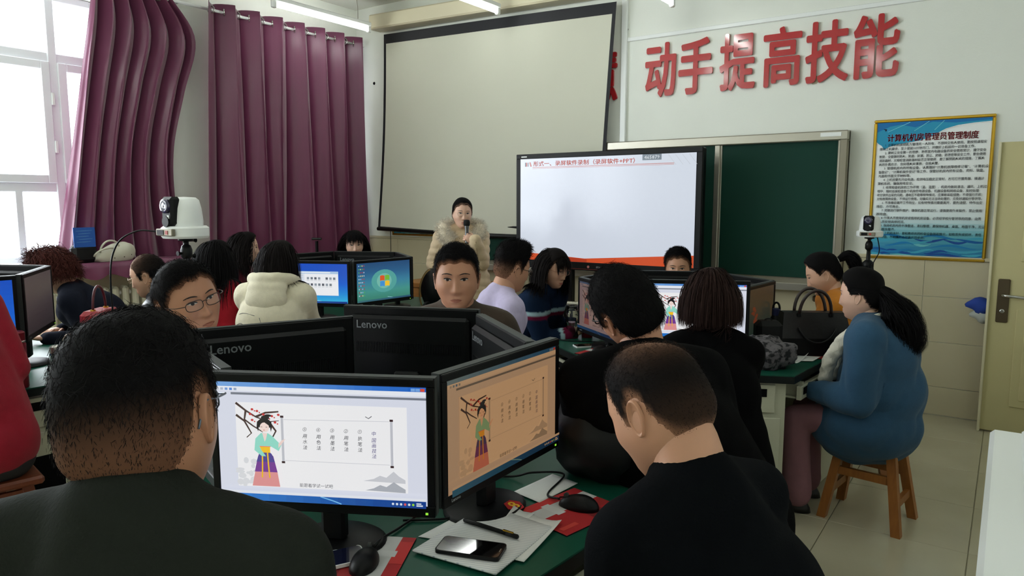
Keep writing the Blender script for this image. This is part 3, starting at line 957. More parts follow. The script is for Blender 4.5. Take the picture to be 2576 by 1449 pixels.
def art_explorer(w, h, tint=1.0):
    c = Canvas(w, h)
    c.vgrad(0, 0, 1, 1, [(60, 190, 230), (30, 140, 225), (18, 96, 214), (20, 84, 200), (20, 80, 200)], 30)
    icons(c, .02, 4, 9)
    c.rect(.27, .19, .87, .81, (176, 206, 236)); c.rect(.275, .2, .865, .745, (246, 248, 252)); c.rect(.28, .765, .75, .79, (250, 252, 255)); c.rect(.275, .2, .36, .745, (228, 236, 246))
    for i in range(8):
        for j in range(2):
            if (i, j) in ((4, 0), (7, 1)): continue
            c.rect(.395 + i * .057, .60 - j * .16, .43 + i * .057, .66 - j * .16, ((150, 160, 170), (120, 130, 140), (96, 100, 110))[(i + j) % 3])
            c.rect(.392 + i * .057, .57 - j * .16, .433 + i * .057, .578 - j * .16, (170, 176, 184))
    for j in range(9): c.rect(.29, .70 - j * .05, .345, .708 - j * .05, (160, 176, 196))
    c.line([(.55, .06), (.65, .035), (.75, .005)], .015, (170, 230, 250))
    c.rect(0, 0, 1, .05, (30, 90, 170), (20, 60, 140))
    return c
def art_logo(w, h):
    c = Canvas(w, h)
    c.vgrad(0, 0, 1, 1, [(60, 130, 110), (70, 150, 140), (60, 130, 160), (44, 96, 140), (36, 76, 120)], 30)
    c.ell(.5, .5, .24, .3, (86, 166, 160), 24); c.ell(.5, .5, .14, .2, (120, 190, 176), 24)
    flag(c, .51, .5, .15)
    icons(c, .03, 4, 10, z0=.92)
    c.line([(.55, .07), (.65, .04), (.75, .01)], .012, (150, 210, 220))
    c.rect(0, 0, 1, .045, (60, 110, 120), (40, 80, 110))
    return c
def art_blue(w, h):
    c = Canvas(w, h)
    c.vgrad(0, 0, 1, 1, [(30, 120, 220), (24, 96, 210), (20, 80, 196)], 12)
    c.rect(.3, .2, .7, .82, (232, 226, 216)); c.rect(.68, .2, .86, .74, (236, 240, 246)); c.rect(.69, .66, .85, .7, (180, 190, 200)); c.rect(.76, .42, .82, .54, (120, 126, 136))
    c.rect(0, 0, 1, .05, (30, 90, 170))
    return c
def art_dim(w, h, red=False):
    c = Canvas(w, h)
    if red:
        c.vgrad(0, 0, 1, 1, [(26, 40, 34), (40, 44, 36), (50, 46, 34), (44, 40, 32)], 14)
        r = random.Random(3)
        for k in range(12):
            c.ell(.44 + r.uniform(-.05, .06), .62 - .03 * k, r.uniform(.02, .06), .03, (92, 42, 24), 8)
    else:
        c.vgrad(0, 0, 1, 1, [(44, 38, 40), (62, 54, 56), (70, 62, 64)], 10)
    return c

# ------------------------------------------------------------------ monitors
MW, MH = .535, .325
def monitor(cx, cy, ang, label, art=None, num=None, zoff=0.0, logo_back=True, group='desk monitors'):
    """ang = direction (deg) the screen faces; (cx, cy) = middle of the screen plane"""
    n = np.array((math.cos(rad(ang)), math.sin(rad(ang))))
    base = np.array((cx, cy)) - n * .07
    r = empty('monitor', (base[0], base[1], TZ), rad(ang + 90), label, 'monitor', group)
    if 'mon' not in MESHC:
        fr = MB()
        yb, w2 = -.105, MW / 2
        # bezel ring + back shell
        fr.box((-w2, -.10, .11), (w2, -.07, .11 + MH), bev=.005)
        fr.box((-w2 + .03, -.072, .135), (w2 - .03, -.045, .11 + MH - .03), bev=.012)
        bz = MB()
        for lo, hi in (((-w2, -.106, .11), (w2, -.098, .137)), ((-w2, -.106, .11 + MH - .019), (w2, -.098, .11 + MH)), ((-w2, -.106, .137), (-w2 + .018, -.098, .11 + MH - .019)), ((w2 - .018, -.106, .137), (w2, -.098, .11 + MH - .019))):
            bz.box(lo, hi, bev=.002)
        ed = MB().box((-w2 - .0015, -.097, .11 + MH - .0005), (w2 + .0015, -.073, .11 + MH + .0015))
        for s in (-1, 1): ed.box((s * (w2 + .0008) - .0008, -.097, .112), (s * (w2 + .0008) + .0008, -.073, .11 + MH))
        vg = MB()
        for k in range(64):
            x = -.205 + k * .0065
            vg.box((x, -.0455, .265), (x + .0035, -.0425, .305))
        nk = MB().box((-.03, -.05, .012), (.03, -.015, .19), bev=.008).box((-.05, -.055, .17), (.05, -.02, .20), bev=.008)
        bs = MB().lathe([(.125, 0), (.125, .006), (.115, .012), (.04, .016), (.0, .016)], 32, M=Matrix.Translation((0, -.03, 0)) @ Matrix.Scale(.85, 4, (0, 1, 0)))
        V, F = text_geo('Lenovo', .012, 2); V = V * .042
        lb = MB().add(np.stack([-V[:, 0] + .205, np.full(len(V), -.0415), V[:, 1] + .358], 1) , [f[::-1] for f in F])
        V2 = V * .28
        lf = MB().add(np.stack([V2[:, 0] - .24, np.full(len(V2), -.1065), V2[:, 1] + .12], 1), F)
        led = MB().box((w2 - .022, -.1075, .118), (w2 - .016, -.105, .123))
        ms = []
        for b, nm, m, sm in ((fr, 'panel_shell', M_bezel, 0), (bz, 'bezel', M_bezel, 0), (ed, 'bezel_edge', M_edge, 0), (vg, 'vent_grille', M_black, 0), (nk, 'stand_neck', M_black, 0), (bs, 'stand_base', M_black, 1),
                             (lb, 'back_logo', mat('logo_grey', (120, 124, 128), .4), 0), (lf, 'front_logo', mat('logo_light', (170, 174, 178), .4), 0), (led, 'power_light', mat('green_led', (150, 230, 60), .4, emit=1.0), 0)):
            me = b.mesh(nm, bool(sm)); me.materials.append(m); ms.append((nm, me))
        MESHC['mon'] = ms
    shell = None
    for nm, me in MESHC['mon']:
        if nm == 'stand_base':
            o = link(nm, me, None, r); basep = o
        elif nm in ('back_logo', 'vent_grille', 'bezel_edge'):
            o = link(nm, me, None, shell, (0, 0, zoff if False else 0))
        elif nm in ('front_logo', 'power_light'):
            o = link(nm, me, None, bez_o)
        else:
            o = link(nm, me, None, r, (0, 0, zoff if nm != 'stand_neck' else zoff * .5))
            if nm == 'panel_shell': shell = o
            if nm == 'bezel': bez_o = o
    sw, sh = MW - .036, MH - .046
    c = (art or (lambda w, h: art_dim(w, h)))(sw, sh)
    bk = MB().box((-sw / 2, -.103, .137), (sw / 2, -.0985, .137 + sh)).build('screen', M_bezel, r, (0, 0, zoff))
    c.build('screen_picture', M_screen, bk, (-sw / 2, -.1032, .137))
    if num:
        nx_ = -.05 if num == '9' else .03
        st = MB().lathe([(.028, 0), (.028, .0015), (.0, .0015)], 6, M=Matrix.Translation((nx_, -.105, .0128)) @ Matrix.Rotation(rad(10), 4, 'X'))
        so = st.build('number_sticker', mat('sticker_red', (186, 30, 30), .5), basep)
        V, F = text_geo(num, .02, 2); V = V * .05
        mid = (V.max(0) + V.min(0)) / 2
        MB().add(V - mid, F, M=Matrix.Translation((nx_, -.105, .0148)) @ Matrix.Rotation(rad(10), 4, 'X')).build('number', mat('sticker_yellow', (240, 190, 40), .5), so)
    return r
ANGLE_TINT = (176, 136, 96)  # brown cast of a panel viewed obliquely, baked into the slide's colours
monitor(-1.29, 1.09, -62, 'nearest black monitor, bright slide of a robed lady, number 9 sticker', lambda w, h: art_slide(w, h), '9')
monitor(-1.089, 1.496, 1, 'slanted black monitor with a brownish slide behind the papers, number 8 sticker', lambda w, h: art_slide(w, h, ANGLE_TINT), '8')
monitor(-1.835, 1.965, 112, 'black monitor seen squarely from behind, below the face of the brown jacket wearer', lambda w, h: art_slide(w, h))
monitor(-1.96, 1.455, 156, 'black monitor turned away, its back slanting towards the left man in glasses', lambda w, h: art_slide(w, h))
monitor(-1.325, 1.825, 53, 'black monitor seen from behind at a steep slant, next to the lavender shirt', lambda w, h: art_slide(w, h))
monitor(-1.77, 1.09, -109, 'black monitor at a steep slant behind the nearest man’s ear')
def ring(c, tags, zoff=0.0, r0=.465, front=None):
    for k, (lab, art) in tags.items():
        a = rad(k)
        q = front if (front is not None and k == -65) else (c[0], c[1], zoff)
        monitor(q[0] + r0 * math.cos(a), q[1] + r0 * math.sin(a), k, lab, art, zoff=q[2])
ring((-1.61, 4.0), {-65: ('monitor with the lady slide, partly hidden by the brown bob haircut', lambda w, h: art_slide(w, h)),
          -5: ('switched-off looking dark monitor beside the leopard scarf', lambda w, h: art_dim(w, h, True)),
          55: ('monitor seen from behind below the chalkboard, right of the brown bob haircut', None),
          115: ('monitor seen from behind that hides the lower face of the man at the touchscreen', None),
          175: ('monitor turned towards the woman in the navy striped sweater', None),
          -125: ('monitor with a dim brownish picture behind the glass bottle', lambda w, h: art_slide(w, h, (128, 104, 96)))}, -.055, front=(-1.535, 4.05, -.012))  # last slide: oblique-view dimming and brown cast baked into its colours
ring(C3, {-65: ('monitor with a bright blue desktop and an open file window', art_explorer),
          -5: ('monitor with a teal desktop and a four-colour flag in the middle', art_logo),
          55: ('monitor seen from behind at the far right of the curtain desk', None),
          115: ('monitor back with a grey logo below the woman with a fringe', None),
          175: ('monitor back against the curtain beside the maroon wearer', None),
          -125: ('monitor turned towards the woman in red with long black hair', None)}, -.02)
ring(C4, {-65: ('monitor at the left desk facing the aisle, outside the crimson sleeve', None),
          -5: ('monitor with a blue desktop at the left edge behind the crimson shoulder', art_blue),
          55: ('dark monitor at a grazing angle behind the red thermos', None),
          115: ('monitor back in front of the curly-haired person', None),
          175: ('monitor back nearest the bright window', None),
          -125: ('monitor back at the far left desk by the wall', None)}, .05)

# ------------------------------------------------------------------ big touch screen on a mobile stand
tv = empty('touch_display', (-2.95, 5.62, 0), label='large touch display on a black wheeled stand showing a slide with a red headline', cat='display')
tw, th, tz = 1.80, 1.05, .99
MB().box((-tw / 2, -.0, tz), (tw / 2, .08, tz + th), bev=.012).build('display_body', M_black, tv)
bzl = MB()
for lo, hi in (((-tw / 2, -.012, tz), (tw / 2, .004, tz + .075)), ((-tw / 2, -.012, tz + th - .045), (tw / 2, .004, tz + th)), ((-tw / 2, -.012, tz + .07), (-tw / 2 + .05, .004, tz + th - .04)), ((tw / 2 - .05, -.012, tz + .07), (tw / 2, .004, tz + th - .04))):
    bzl.box(lo, hi, bev=.005)
bo = bzl.build('bezel', M_black, tv)
sw, sh = tw - .1, th - .12
c = Canvas(sw, sh, step=.0003)
c.rect(0, 0, 1, 1, (226, 234, 248))
c.poly([(0, 0), (.42, 0), (.42, .035), (0, .075)], (222, 84, 40)); c.poly([(.34, 0), (1, 0), (1, .11), (.34, .028)], (222, 84, 40)); c.poly([(.3, .0), (.42, 0), (.42, .03), (.3, .045)], (186, 60, 30))
for k, (x, col) in enumerate(((.03, (70, 90, 110)), (.037, (190, 60, 50)), (.047, (120, 130, 140)))): c.rect(x, .925, x + .007, .965, col)
c.poly([(.058, .966), (.066, .968), (.074, .925), (.066, .923)], (200, 80, 60))
c.text('形式一、录屏软件录制（录屏软件+PPT）', .085, .93, .052, (205, 84, 58), bold=.012, width=.6)
c.line([(.08, .915), (.89, .915)], .005, (206, 110, 96)); c.line([(.08, .904), (.89, .904)], .003, (206, 110, 96))
c.rect(.725, .948, .825, 1.0, (118, 132, 146)); c.text('465879', .735, .958, .045, (232, 238, 244), bold=.012, width=.08)
for k in range(4): c.line([(.86 + k * .035, .99), (.9 + k * .035, .90)], .003, (206, 212, 222))
c.build('slide', mat('lit_slide', attr=True, rough=.2, emit=SCR * .88), bo, (-sw / 2, -.0125, tz + .075))
MB().box((-tw / 2 + .06, -.014, tz + th - .03), (-tw / 2 + .12, -.012, tz + th - .02)).build('maker_badge', M_white, tv)
MB().box((-.04, -.014, tz + .028), (.05, -.0118, tz + .044)).build('lower_badge', mat('badge_grey', (120, 120, 124), .4), tv)
MB().lathe([(.012, 0), (.012, .004)], 12, M=Matrix.Translation((-.12, -.011, tz + .036)) @ Matrix.Rotation(rad(90), 4, 'X')).build('power_key', mat('key_pink', (200, 120, 120), .4), tv)
MB().box((-.7, -.013, tz + .012), (.7, -.0115, tz + .016)).build('red_line', mat('thin_red', (120, 30, 24), .4), tv)
for s in (-.35, .35):
    MB().box((s - .045, .02, .12), (s + .045, .08, tz + .4), bev=.006).build('column', M_blackmetal, tv)
    MB().box((s - .05, -.3, .09), (s + .05, .36, .14), bev=.01).build('floor_leg', M_blackmetal, tv)
    for y in (-.26, .32):
        MB().tube([(s - .02, y, .045), (s + .02, y, .045)], .045, 14).build('caster', M_black, tv)
MB().box((-.4, -.18, .66), (.4, .1, .685), bev=.005).build('shelf', M_blackmetal, tv)
MB().box((-.35, .03, .2), (.35, .06, .26)).build('cross_bar', M_blackmetal, tv)
MB().tube([(-tw / 2 - .005, .02, 1.36), (-tw / 2 - .06, .02, 1.362), (-tw / 2 - .12, .02, 1.36)], [.012, .009, .003], 8).build('stylus', M_black, tv)
rc = empty('remote_control', (-3.17, 5.5, .687), rad(12), 'small cream remote on the shelf of the touch display stand', 'remote')
MB().box((-.075, -.028, 0), (.075, .028, .03), bev=.012).build('case', mat('cream_plastic', (206, 202, 186), .4), rc)
for k in range(4): MB().box((-.05 + k * .025, -.012, .03), (-.035 + k * .025, .012, .033)).build('button', M_alu_dull, rc)

# ------------------------------------------------------------------ lectern desk behind the presenter
le = empty('teacher_desk', (-4.62, 5.62, 0), label='light wooden teacher desk standing behind the presenter', cat='desk')
MB().box((-.52, -.28, .74), (.48, .28, .79), bev=.006).build('desk_top', M_lectern, le)
for x in (-.48, .40): MB().box((x, -.25, 0), (x + .04, .25, .74), bev=.004).build('side_panel', M_lectern, le)
MB().box((-.44, .2, .2), (.40, .22, .74)).build('back_panel', M_lectern, le)
MB().box((-.44, -.26, .58), (.40, -.24, .74), bev=.003).build('drawer', M_lectern, le)
tag(MB().box((-4.96, 5.5, .79), (-4.82, 5.56, .812), bev=.01).build('stapler', M_black), 'small black device lying on the wooden teacher desk', 'device')
tag(MB().box((-4.28, 5.48, .79), (-4.2, 5.56, .83), bev=.01).build('chalk_box', mat('red_card', (170, 50, 40), .6)), 'small red box on the right end of the teacher desk', 'box')

# ------------------------------------------------------------------ stools
def stool_mesh(m):
    k = 'stool' + m.name
    if k in MESHC: return MESHC[k]
    seat = MB().box((-.17, -.12, .415), (.17, .12, .45), bev=.01).mesh('seat'); seat.materials.append(m)
    def leg(sx, sy):
        b = MB()
        t = np.array((sx * .11, sy * .075, .42)); f = np.array((sx * .175, sy * .145, 0))
        w = .021
        vs = [f + np.array((a * w, b2 * w, 0)) for a, b2 in ((-1, -1), (1, -1), (1, 1), (-1, 1))] + [t + np.array((a * w, b2 * w, 0)) for a, b2 in ((-1, -1), (1, -1), (1, 1), (-1, 1))]
        b.add(vs, [(3, 2, 1, 0), (4, 5, 6, 7), (0, 1, 5, 4), (1, 2, 6, 5), (2, 3, 7, 6), (3, 0, 4, 7)])
        me = b.mesh('leg'); me.materials.append(m); return me
    def at(sx, sy, z):
        t = 1 - z / .42
        return np.array((sx * (.11 + .065 * t), sy * (.075 + .07 * t), z))
    def rail(p, q, nm='stretcher'):
        p, q = np.array(p), np.array(q)
        d = (q - p); L = np.linalg.norm(d)
        Mx = Matrix.Translation(Vector((p + q) / 2)) @ rotz(math.atan2(d[1], d[0]))
        me = MB().box((-L / 2, -.011, -.02), (L / 2, .011, .02), M=Mx).mesh(nm); me.materials.append(m); return me
    parts = [('seat', seat)] + [('leg', leg(a, b)) for a in (-1, 1) for b in (-1, 1)]
    for s in (-1, 1):
        parts.append(('stretcher', rail(at(-1, s, .25), at(1, s, .25))))
        parts.append(('stretcher', rail(at(s, -1, .14), at(s, 1, .14))))
        parts.append(('apron', rail(at(-1, s, .38), at(1, s, .38), 'apron')))
    MESHC[k] = parts
    return parts
def stool(x, y, a, label, m=None, h=1.0):
    r = empty('wooden_stool', (x, y, 0), rad(a), label, 'stool', 'wooden stools')
    r.scale = (1, 1, h)
    for nm, me in stool_mesh(m or M_wood): link(nm, me, None, r)
    return r

# ------------------------------------------------------------------ tracking cameras on tripods
def ptz(x, y, ztop, s, face, label, foot, label2):
    zb = ztop - .145 * s
    r = empty('tracking_camera', (x, y, zb), rad(face + 90), label, 'camera', 'white tracking cameras')
    r.scale = (s, s, s)
    MB().lathe([(.0, 0), (.082, 0), (.088, .008), (.088, .038), (.078, .045), (.0, .045)], 30, M=Matrix.Scale(.92, 4, (0, 1, 0))).build('camera_base', M_white, r, auto=35)
    hd = MB(); prof = [(.07, .045), (.072, .06), (.066, .11), (.058, .14), (.045, .150), (0, .152)]
    hd.lathe(prof, 30, M=Matrix.Scale(.85, 4, (0, 1, 0))); ho = hd.build('camera_head', M_white, r, auto=40)
    MB().box((-.034, -.072, .046), (.034, -.03, .152), bev=.01).build('lens_window', M_black, ho)
    MB().lathe([(.026, 0), (.026, .014), (.018, .016), (0, .012)], 20, M=Matrix.Translation((0, -.066, .118)) @ Matrix.Rotation(rad(90), 4, 'X')).build('lens', mat('lens_glass', (36, 30, 70), .08, coat=1), ho, smooth=True)
    MB().box((.006, -.074, .073), (.018, -.071, .085)).build('indicator', M_white, ho)
    MB().lathe([(.02, 0), (.02, .01)], 14, M=Matrix.Translation((-.0, -.068, .062)) @ Matrix.Rotation(rad(90), 4, 'X')).build('lower_lens', M_black, ho)
    MB().box((-.05, -.086, .010), (.05, -.07, .036), bev=.003).build('port_panel', M_alu_dull, r)
    MB().box((-.04, -.088, .014), (.0, -.085, .032)).build('port_slot', M_black, r)
    MB().box((.012, -.088, .016), (.026, -.0855, .03)).build('port', mat('port_red', (170, 60, 50), .5), r)
    t = empty('tripod', (x, y, 0), rad(face), label2, 'tripod', 'black camera tripods')
    MB().lathe([(.03, 0), (.034, .006), (.034, .012), (.012, .016), (.012, .03), (.02, .036), (.026, .055), (.026, .085), (.018, .095), (.012, .1)][::-1], 16, M=Matrix.Translation((0, 0, zb)) @ Matrix.Scale(-1, 4, (0, 0, 1))).build('ball_head', M_blackmetal, t, smooth=True)
    for dz, dx in ((-.012, -.05), (-.07, .045), (-.085, -.04)):
        MB().tube([(0, 0, zb + dz), (dx * .75, 0, zb + dz), (dx, 0, zb + dz)], [.006, .006, .012], 8).build('knob', M_black, t)
    zc = zb - .19
    MB().tube([(0, 0, zb - .09), (0, 0, zc), (0, 0, zc - .35)], [.013, .016, .013], 12).build('centre_column', M_blackmetal, t, smooth=True)
    MB().lathe([(.03, zc - .05), (.04, zc - .03), (.04, zc), (.02, zc + .02)], 12).build('shoulder', M_black, t, smooth=True)
    for k in range(3):
        a = rad(120 * k + 30)
        p0 = np.array((.035 * math.cos(a), .035 * math.sin(a), zc - .02)); p1 = np.array((foot * math.cos(a), foot * math.sin(a), .01))
        MB().tube([p0, p0 * .5 + p1 * .5, p0 * .48 + p1 * .52, p1], [.014, .014, .010, .009], 10).build('leg', M_blackmetal, t, smooth=True)
    return zb
zb1 = ptz(-3.13, 1.86, 1.615, 1.24, -88, 'cream tracking camera on a tripod in front of the curtain, seen from the side', .32, 'black tripod carrying the camera by the curtain, mostly hidden by the man in glasses')
ptz(-.845, 5.80, 1.495, 1.02, -92, 'white tracking camera facing the room in front of the rules poster', .30, 'black tripod standing in front of the rules poster')
P0 = np.array((-3.22, 1.78, zb1 + .03))
tag(MB().tube(spline([P0, P0 + (-.1, -.05, .0), P0 + (-.19, -.1, -.07), P0 + (-.22, -.12, -.25), P0 + (-.22, -.1, -.7), P0 + (-.2, -.05, -1.2), (-3.35, 1.7, .012), (-3.0, 1.4, .01)], 8), .004, 6).build('camera_cable', M_black, smooth=True),
    'thin black cable hanging in a loop from the cream tracking camera', 'cable')
tag(MB().tube(spline([(-.79, 5.76, 1.36), (-.77, 5.76, 1.25), (-.80, 5.76, 1.17), (-.88, 5.78, .98), (-.86, 5.7, .4), (-.8, 5.7, .012)], 8), .004, 6).build('camera_cable', M_black, smooth=True),
    'thin black cable hanging from the white camera by the rules poster', 'cable')

# ------------------------------------------------------------------ things on the nearest desk
def sheet(pts, z, curl=0.0, seed=0, n=10):
    """quad sheet of paper with a little relief, pts 4 corners xy"""
    A, B, C_, D_ = [np.array(p) for p in pts]
    vs = []
    for j in range(n + 1):
        for i in range(n + 1):
            u, v = i / n, j / n
            p = (A * (1 - u) + B * u) * (1 - v) + (D_ * (1 - u) + C_ * u) * v
            vs.append((p[0], p[1], z + curl * (abs(u - .5) * 2) ** 3 * (v ** 2)))
    V = np.array(vs); V[:, 2] += .0012 * (1 + snoise(V, 18, seed))
    fs = [(j * (n + 1) + i, j * (n + 1) + i + 1, (j + 1) * (n + 1) + i + 1, (j + 1) * (n + 1) + i) for j in range(n) for i in range(n)]
    return V, fs
def paper(pts, z, label, curl=0.0, seed=0, m=None, group='sheets of paper', thick=.0008):
    V, F = sheet(pts, z, curl, seed)
    o = MB().add(V, F).build('paper_sheet', m or M_paper, smooth=True)
    s = o.modifiers.new('thickness', 'SOLIDIFY'); s.thickness = thick; s.offset = 1
    return tag(o, label, 'paper', group)
M_ruled = mat('ruled_paper', (222, 222, 220), .8)
def ruled():
    nt = M_ruled.node_tree; b = nt.nodes['Principled BSDF']
    tc = nt.nodes.new('ShaderNodeTexCoord'); mp = nt.nodes.new('ShaderNodeMapping'); mp.inputs['Rotation'].default_value = (0, 0, rad(-20)); mp.inputs['Scale'].default_value = (1, 1, 1)
    w = nt.nodes.new('ShaderNodeTexWave'); w.bands_direction = 'Y'; w.inputs['Scale'].default_value = 36
    rp = nt.nodes.new('ShaderNodeValToRGB'); rp.color_ramp.elements[0].position = .03; rp.color_ramp.elements[1].position = .12
    rp.color_ramp.elements[0].color = (.42, .44, .5, 1); rp.color_ramp.elements[1].color = (.72, .72, .71, 1)
    nt.links.new(tc.outputs['Object'], mp.inputs[0]); nt.links.new(mp.outputs[0], w.inputs[0]); nt.links.new(w.outputs['Fac'], rp.inputs[0]); nt.links.new(rp.outputs[0], b.inputs['Base Color'])
ruled()
paper([(-1.16, 1.26), (-.97, 1.31), (-.99, 1.53), (-1.15, 1.52)], TZ + .001, 'blank white sheet at the bottom left of the paper pile by monitor 8', .004, 1)
paper([(-.99, 1.28), (-.87, 1.30), (-.90, 1.52), (-1.05, 1.52)], TZ + .003, 'crumpled-edge sheet sticking out at the right of the paper pile', .012, 4)
paper([(-1.115, 1.19), (-.885, 1.21), (-.905, 1.48), (-1.12, 1.49)], TZ + .006, 'ruled notebook sheet on top of the pile, under the pen', .002, 2, M_ruled, thick=.004)
pn = empty('pen', (-1.02, 1.372, TZ + .0185), rad(0), 'black pen lying across the ruled sheet', 'pen')
MB().tube([(-.085, 0, 0), (-.082, 0, 0), (.05, 0, 0)], [.003, .0055, .0055], 10).build('barrel', M_black, pn, smooth=True)
MB().tube([(.05, 0, 0), (.082, 0, 0), (.085, 0, 0)], [.006, .006, .004], 10).build('cap', M_black, pn, smooth=True)
MB().box((.04, -.002, .005), (.07, .002, .008)).build('clip', M_gold, pn)
def phone(x, y, z, a, label, L=.158, W=.076, scr=(8, 8, 10), rim=None):
    r = empty('smartphone', (x, y, z), rad(a), label, 'phone', 'smartphones')
    poly = []
    for cx, cy, a0 in ((L / 2 - .01, W / 2 - .01, 0), (-L / 2 + .01, W / 2 - .01, 90), (-L / 2 + .01, -W / 2 + .01, 180), (L / 2 - .01, -W / 2 + .01, 270)):
        for t in (0, 30, 60, 90): poly.append((cx + .01 * math.cos(rad(a0 + t)), cy + .01 * math.sin(rad(a0 + t))))
    MB().prism(poly, 0, .008).build('body', rim or M_blackmetal, r)
    MB().prism([(p * .965, q * .93) for p, q in poly], .0078, .0086).build('screen_glass', mat('phone_glass%d' % scr[2], scr, .06, coat=1), r)
    MB().box((L / 2 - .008, -.008, .0086), (L / 2 - .006, .008, .0089)).build('earpiece', M_alu, r)
    return r
phone(-.995, 1.262, TZ + .0145, 19, 'black smartphone lying face up on the ruled sheet')
phone(-1.235, 1.045, TZ + .006, 62, 'white-edged smartphone beside the mouse near number 9', rim=M_white, scr=(20, 24, 50))
def mousepad(x, y, a, label, L=.24, W=.19):
    r = empty('mouse_pad', (x, y, TZ), rad(a), label, 'mouse pad', 'red mouse pads')
    MB().box((-L / 2, -W / 2, 0), (L / 2, W / 2, .003)).build('base', M_black, r)
    c = Canvas(L, W)
    c.rect(0, 0, 1, 1, (170, 24, 30)); c.rect(0, .55, 1, .82, (196, 196, 196)); c.rect(.6, .3, 1, .5, (150, 30, 30)); c.rect(.55, .1, .8, .3, (120, 20, 24)); c.rect(.1, .82, .55, 1, (200, 40, 40)); c.rect(.3, .5, .42, .86, (204, 204, 204)); c.rect(.05, .12, .3, .2, (196, 60, 50))
    o = c.build('printed_top', M_redpad, r); o.rotation_euler = (rad(-90), 0, 0); o.location = (-L / 2, -W / 2, .0032)
    return r
def mouse(x, y, a, label, z=TZ + .0045):
    r = empty('computer_mouse', (x, y, z), rad(a), label, 'mouse', 'black computer mice')
    b = MB(); b.ell((0, 0, 0), (.058, .031, .036), seg=20, rings=14); V, F = b.arrays()
    V[:, 2] = np.where(V[:, 2] < 0, 0, V[:, 2] * (1 - .18 * V[:, 0] / .058)); V[:, 1] *= 1 - .12 * (V[:, 0] / .058)
    MB().add(V, F).build('mouse_shell', M_black, r, smooth=True)
    MB().tube([(.036, -.004, .028), (.036, .004, .028)], .007, 10).build('scroll_wheel', M_edge, r)
    MB().box((.0, -.0008, .030), (.05, .0008, .033), M=Matrix.Rotation(rad(14), 4, 'Y')).build('button_gap', M_dark, r)
    return r
# mouse pads and mice, cables
mousepad(-.925, 1.61, 78, 'red and white mouse pad under the mouse near number 8')
mouse(-.915, 1.635, 190, 'black mouse on the pad beside the black coat on the nearest desk')
mousepad(-1.185, 1.1, -62, 'red and white mouse pad at the bottom of the picture')
mouse(-1.165, 1.085, 118, 'black mouse on the pad at the bottom edge of the picture')
def cable(pts, label, r=.0032, m=None):
    return tag(MB().tube(spline(pts, 8), r, 6).build('cable', m or M_black, smooth=True), label, 'cable', 'black desk cables')
cable([(-1.19, 1.135, TZ + .02), (-1.22, 1.2, TZ + .008), (-1.23, 1.28, TZ + .006), (-1.25, 1.36, TZ + .006), (-1.33, 1.42, TZ + .006), (-1.5, 1.5, TZ + .01)], 'black mouse cable curving past the foot of monitor 9')
cable([(-.97, 1.625, TZ + .018), (-1.03, 1.66, TZ + .006), (-1.06, 1.80, TZ + .012), (-1.12, 1.72, TZ + .03), (-1.2, 1.7, TZ + .006), (-1.4, 1.6, TZ + .006)], 'black mouse cable looping behind monitor 8')
cable([(-1.25, 1.3, TZ + .006), (-1.16, 1.38, TZ + .006), (-1.17, 1.45, TZ + .01), (-1.3, 1.5, TZ + .006), (-1.5, 1.6, TZ + .006)], 'black cable on the green desk between monitors 9 and 8')
# black coat heaped on the desk
def heap(name, c, rad3, m, label, cat, seed, amp=.12, sc=9, rz=0.0, group=None):
    b = MB(); b.ell((0, 0, 0), (1, 1, 1), seg=44, rings=30); V, F = b.arrays()
    d = V / np.linalg.norm(V, axis=1)[:, None]
    V = V * (1 + amp * snoise(d * np.array(rad3) / max(rad3), sc, seed, 2) + .4 * amp * np.abs(snoise(d * np.array((1, 1, 2)), sc * 1.6, seed + 5)))[:, None]
    V = V * np.array(rad3); V[:, 2] = np.maximum(V[:, 2], -rad3[2] * .78)
    V[:, 2] += rad3[2] * .78
    o = MB().add(V, F).build(name, m, loc=c, rot=(0, 0, rz), smooth=True)
    return tag(o, label, cat, group)
M_blackcloth = mat('black_nylon', (14, 14, 15), .55, spec=.25, bump=.25, bscale=28)
heap('padded_coat', (-.99, 1.93, TZ), (.15, .19, .155), M_blackcloth, 'black padded coat heaped on the nearest desk behind the mouse', 'coat', 5, .09, 6, rad(20))
paper([(-1.12, 1.62), (-1.02, 1.6), (-1.0, 1.78), (-1.1, 1.80)], TZ + .002, 'white sheet showing between monitor 8 and the black coat', .0, 6)
heap('shoulder_bag', (-1.20, 2.34, TZ - .28), (.14, .12, .2), M_blackcloth, 'black quilted bag hanging off the far side of the nearest desk', 'bag', 9, .06, 8)

# ------------------------------------------------------------------ things on the second desk
gb = empty('glass_bottle', (-2.17, 3.77, TZ), label='clear glass water bottle standing on the second desk', cat='bottle')
M_bottle = mat('clear_glass', (240, 245, 245), .03, trans=1.0)
MB().lathe([(.0, .001), (.036, .001), (.04, .008), (.04, .15), (.036, .165), (.033, .17), (.033, .2), (.030, .2), (.030, .168), (.0365, .15), (.0365, .012), (.0, .012)], 26, cap=False).build('bottle_glass', M_bottle, gb, smooth=True)
MB().lathe([(.034, .196), (.036, .2), (.034, .204), (.031, .2), (.034, .196)], 24, cap=False).build('rim', M_bottle, gb, smooth=True)
th_ = empty('thermos', (-2.11, 3.85, TZ), label='dark red thermos standing behind the glass bottle', cat='thermos')
M_maroon = mat('maroon_metal', (120, 18, 34), .3, metal=.3)
MB().lathe([(.0, 0), (.032, 0), (.034, .004), (.034, .15), (.03, .158), (0, .158)], 22).build('flask', M_maroon, th_, auto=40)
MB().lathe([(.031, .158), (.031, .195), (.028, .2), (0, .2)], 22).build('lid', M_maroon, th_, auto=40)
rt = empty('thermos', (-2.22, 3.85, TZ), label='dark red cup partly behind the glass bottle, next to the wrist', cat='cup')
